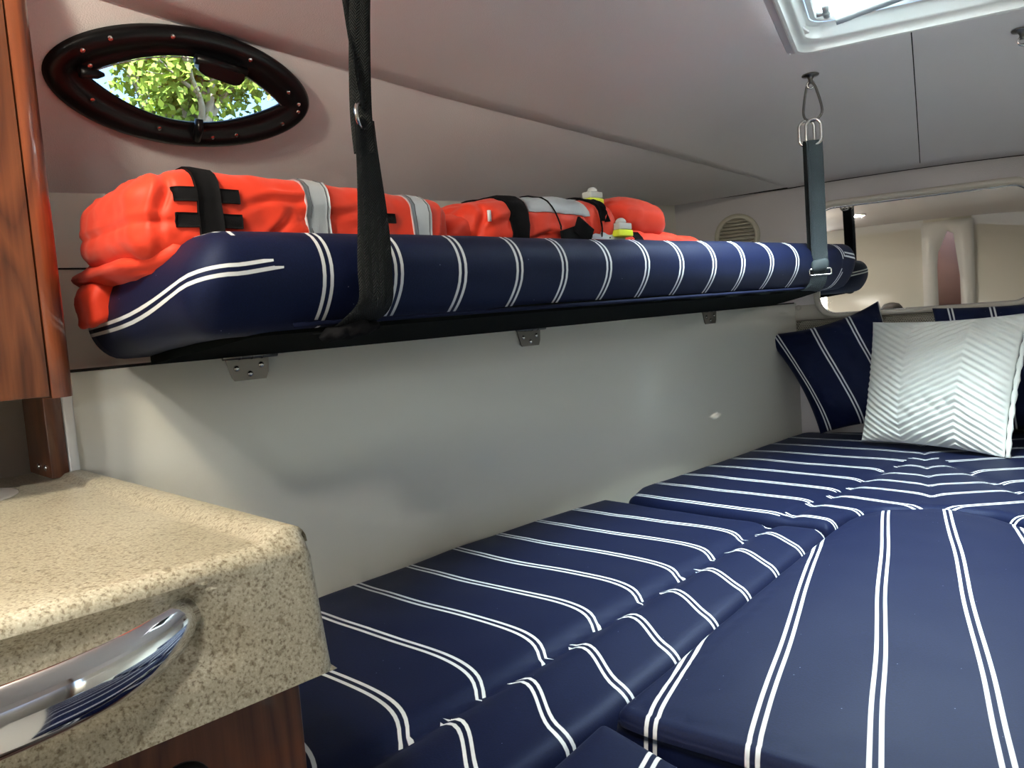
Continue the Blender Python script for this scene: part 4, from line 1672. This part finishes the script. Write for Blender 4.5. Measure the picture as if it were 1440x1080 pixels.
M['liner_trim'] = mat('grey_trim_plastic', (.56, .53, .56), .4)
V, Fq = lathe_rect([(.036, zh + .002, .02), (.036, zh - .004, .02), (.034, zh - .006, .02), (.016, zh - .006, .03)])
add('ceiling_flange', V, Fq, M['liner_trim'], hat, angle=40)
V, Fq = lathe_rect([(.016, zh - .004, .03), (.016, zh - .017, .03), (.012, zh - .020, .03), (.006, zh - .018, .035), (.004, zh - .006, .035), (-.004, zh, .035), (-.008, zh - .001, .04), (-.014, zh + .004, .04), (-.016, zh + .030, .04), (-.020, zh + .034, .045), (-.026, zh + .034, .05)])
add('inner_frame', V, Fq, M['white_plastic'], hat, angle=50)
V, Fq = lathe_rect([(-.024, zh + .060, .05), (-.028, zh + .034, .05), (-.040, zh + .030, .05), (-.046, zh + .036, .05), (-.050, zh + .060, .05)])
add('lid_frame', V, Fq, M['white_plastic'], hat, angle=50)
P = rr_outline(HX0 + .048, HX1 - .048, HY0 + .048, HY1 - .048, .05)
n_ = len(P)
V = [Vector((x, y, zh + .052)) for x, y in P] + [Vector((x, y, zh + .060)) for x, y in P]
add('lid', V, [list(range(n_)), list(range(2 * n_ - 1, n_ - 1, -1))] + [(k, (k + 1) % n_, (k + 1) % n_ + n_, k + n_) for k in range(n_)], M['hatch_lid'], hat, smooth=False)
for x in (-.134, .232):
    mb = MB(); mb.box((x, HY1 + .020, zh - .013), Vector((.012, 0, 0)), Vector((0, .009, 0)), Vector((0, 0, .005)))
    mb.obj('clip', M['white_plastic'], hat, bevel=.002)
mb = MB(); mb.disc((-.214, HY1 + .026, zh - .006), (0, 0, -1), [(.004, 0), (.003, .0012), (.001, .002)], 12)
mb.obj('screw', M['steel'], hat)
# support arm with handle
M['arm_grey'] = mat('grey_anodised_arm', (.45, .50, .52), .35, metal=.6)
mb = MB()
mb.tube(catmull([(-.100, 1.960, zh + .012), (-.080, 1.958, zh + .014), (-.02, 1.955, zh + .022), (.05, 1.935, zh + .026), (.11, 1.90, zh + .030)], 6), [.013] * 8 + [.012] * 17, 12, flat=.8)
mb.obj('lift_arm', M['arm_grey'], hat)
mb = MB(); mb.tube([(-.118, 1.945, zh + .020), (-.118, 1.900, zh + .028)], .008, 10)
mb.tube([(-.138, 1.925, zh + .020), (-.110, 1.925, zh + .020)], .006, 10)
mb.obj('latch', M['arm_grey'], hat)

# ceiling seam running forward from the hatch
mb = MB()
mb.tube([Vector((.052 + .040 * f, HY1 + .037 + (3.12 - HY1 - .037) * f, ceil_z(.06, HY1 + .037 + (3.12 - HY1 - .037) * f) - .0032)) for f in [i / 20 for i in range(21)]], .0015, 6)
mb.obj('trim_7', M['dark_gap'], kind='structure')
# thin dark line where ceiling meets the bow wall
mb = MB()
mb.tube([Vector((x, 3.166, ceil_z(max(x, -.35), 3.16) - .003)) for x in [-.80 + i * .05 for i in range(28)]], .003, 8)
mb.obj('trim_8', M['dark_gap'], kind='structure')

# ------------------------------------------------------------------ galley lamp (outside the frame, lights the counter)
def dome_lamp(x, y, watts, color, rad, label, flush=False):
    z = ceil_z(x, y) - .004
    lamp = thing('ceiling_lamp', (x, y, z), label, 'lamp', 'round ceiling lamps')
    mb = MB(); mb.disc((x, y, z), (0, 0, -1), [(rad + .016, 0), (rad + .016, .006), (rad + .010, .009), (rad + .008, .008)], 32); mb.obj('rim', M['steel'], lamp)
    if flush:
        l_ = light('lamp_bulb', 'AREA', (x, y, z - .008), (x, y, 0), watts, color, rad * 2)
        l_.data.shape = 'DISK'
    else:
        light('lamp_bulb', 'POINT', (x, y, z - rad - .012), None, watts, color, radius=rad)


LC = W(-.80, .04, 0)
dome_lamp(LC.x, LC.y, 12.5, (1.0, .90, .70), .035, 'small round ceiling lamp over the galley counter')
dome_lamp(-.24, -.10, 34, (1.0, .97, .90), .050, 'round flush ceiling lamp amidships, aft of the hatch', True)

# ------------------------------------------------------------------ outside: tree and pole beyond the portlight
tree = thing('tree', (-8.3, 7.4, -1.5), 'leafy green tree with pale branches, seen through the portlight', 'tree')
M['bark'] = textured('pale_bark', (.55, .47, .40), .9, 30, .01, .5, 'NOISE', var=.2)
M['leaf'] = textured('green_leaf', (.30, .42, .06), .6, 3, .001, .1, 'NOISE', var=.35)
nt_ = M['leaf'].node_tree; b_ = nt_.nodes['Principled BSDF']
b_.inputs['Subsurface Weight'].default_value = 0
TC = Vector((-7.0, 6.0, 4.25))
rnd = random.Random(5)
mb = MB()
tips = []


def branch(p, d, L, r, lev):
    n = 6; pts = [p]; q = p.copy(); dd = d.copy()
    for i in range(n):
        dd = (dd + Vector((rnd.uniform(-.22, .22), rnd.uniform(-.22, .22), rnd.uniform(-.12, .2)))).normalized()
        q = q + dd * (L / n); pts.append(q.copy())
        if lev >= 2:
            tips.append(q.copy())
        if lev < 4 and i >= 1:
            nd = (dd + Vector((rnd.uniform(-1, 1), rnd.uniform(-1, 1), rnd.uniform(-.4, .7))) * .8).normalized()
            if rnd.random() < (.85 if lev < 3 else .5):
                branch(q.copy(), nd, L * rnd.uniform(.5, .7), r * .55, lev + 1)
    mb.tube(pts, [r * (1 - .6 * i / n) for i in range(n + 1)], 6)


trunk_base = Vector((-7.3, 6.6, -1.5))
mb.tube([trunk_base, Vector((-7.25, 6.5, 1.0)), Vector((-7.15, 6.35, 3.2))], [.26, .20, .13], 10)
for (dx, dy) in ((0, 0), (.45, .3), (-.5, -.3), (.25, .55), (-.2, .2)):
    branch(Vector((-7.15, 6.35, 3.0)), Vector((dx * .8, dy * .8, 1)).normalized(), 1.7, .085, 1)
mb.obj('branches', M['bark'], tree)
lv = MB()
rnd2 = random.Random(9)
for tpt in tips:
    for k in range(9):
        c = tpt + Vector((rnd2.gauss(0, .14), rnd2.gauss(0, .14), rnd2.gauss(0, .14)))
        a_ = Vector((rnd2.uniform(-1, 1), rnd2.uniform(-1, 1), rnd2.uniform(-1, 1))).normalized(); b2_ = a_.orthogonal().normalized()
        s_ = rnd2.uniform(.035, .065)
        lv.put([c - a_ * s_, c + b2_ * s_ * .55 - a_ * .2 * s_, c + a_ * s_ * 1.1, c - b2_ * s_ * .55 - a_ * .2 * s_], [(0, 1, 2, 3)])
add('leaves', lv.V, lv.F, M['leaf'], tree, smooth=False, kind='stuff')
mb = MB(); mb.tube([(-6.35, 4.55, -1.5), (-6.35, 4.55, 9)], .035, 12)
mb.obj('pole', M['white_plastic'], label='pale upright pole in front of the tree outside the portlight', cat='pole')

# ------------------------------------------------------------------ person taking the picture, seen only in the mirror
M['skin'] = mat('skin', (.55, .34, .25), .5)
M['hair'] = mat('dark_hair', (.03, .025, .022), .6)
M['shirt'] = textured('grey_shirt', (.18, .19, .22), .9, 300, .0006, .3)
pb = Vector((-.03, -.30, 0))
sk = {'pelvis': ((0, .0, .92), .15), 'belly': ((0, 0, 1.02), .135), 'chest': ((0, 0, 1.17), .15), 'neck0': ((0, .01, 1.04 + .20), .07)}
V = []; Fq = []
rows = []
prof = [(.52, .12, .10), (.70, .15, .11), (.84, .165, .115), (.95, .18, .12), (1.03, .19, .115), (1.075, .15, .09), (1.095, .07, .062), (1.12, .055, .055), (1.14, .055, .058),
        (1.16, .062, .075), (1.19, .070, .088), (1.23, .074, .095), (1.27, .073, .096), (1.30, .064, .086), (1.325, .042, .058), (1.335, .012, .02)]
dz = -.035
for (z, rx, ry) in prof:
    rows.append([pb + Vector((rx * math.cos(t_), ry * math.sin(t_) + (.012 if z > 1.15 else 0), z + dz)) for t_ in [k * 2 * PI / 24 for k in range(24)]])
for r in rows:
    V += r
Fq = [(i * 24 + k, i * 24 + (k + 1) % 24, (i + 1) * 24 + (k + 1) % 24, (i + 1) * 24 + k) for i in range(len(rows) - 1) for k in range(24)]
Fq += [list(range(24))[::-1], [(len(rows) - 1) * 24 + k for k in range(24)]]
person = add('person', V, Fq, M['skin'], label='person with dark hair, only the top of the head reflected in the mirror', cat='person')
mb = MB()
rows = []
for (z, rx, ry) in prof[:6]:
    rows.append([pb + Vector(((rx + .006) * math.cos(t_), (ry + .006) * math.sin(t_), z + dz)) for t_ in [k * 2 * PI / 24 for k in range(24)]])
V = [p for r in rows for p in r]
Fq = [(i * 24 + k, i * 24 + (k + 1) % 24, (i + 1) * 24 + (k + 1) % 24, (i + 1) * 24 + k) for i in range(len(rows) - 1) for k in range(24)]
add('shirt', V, Fq, M['shirt'], person)
V = []
hp = [(1.20, .079, .098, -.03), (1.24, .083, .104, -.02), (1.28, .082, .108, -.008), (1.31, .073, .098, 0), (1.335, .052, .07, 0), (1.345, .015, .02, 0)]
for (z, rx, ry, yo) in hp:
    V += [pb + Vector((rx * math.cos(t_), ry * math.sin(t_) * (1 if math.sin(t_) < 0 else .93) + .012 + yo, z + dz)) for t_ in [k * 2 * PI / 24 for k in range(24)]]
Fq = [(i * 24 + k, i * 24 + (k + 1) % 24, (i + 1) * 24 + (k + 1) % 24, (i + 1) * 24 + k) for i in range(len(hp) - 1) for k in range(24)] + [[(len(hp) - 1) * 24 + k for k in range(24)]]
add('hair', V, Fq, M['hair'], person)
mb = MB(); mb.tube([pb + Vector((0, .100, 1.225 + dz)), pb + Vector((0, .122, 1.19 + dz)), pb + Vector((0, .104, 1.182 + dz))], [.008, .012, .009], 8)
mb.obj('nose', M['skin'], person)
for s in (-1, 1):
    mb = MB(); mb.tube([pb + Vector((s * .074, .01, 1.235 + dz)), pb + Vector((s * .082, .0, 1.21 + dz)), pb + Vector((s * .074, .01, 1.185 + dz))], [.008, .012, .007], 8)
    mb.obj('ear', M['skin'], person)
    mb = MB(); mb.disc(pb + Vector((s * .030, .093, 1.225 + dz)), (0, 1, 0), [(.012, 0), (.009, .006), (.003, .009)], 12)
    mb.obj('eye', M['white_plastic'], person)
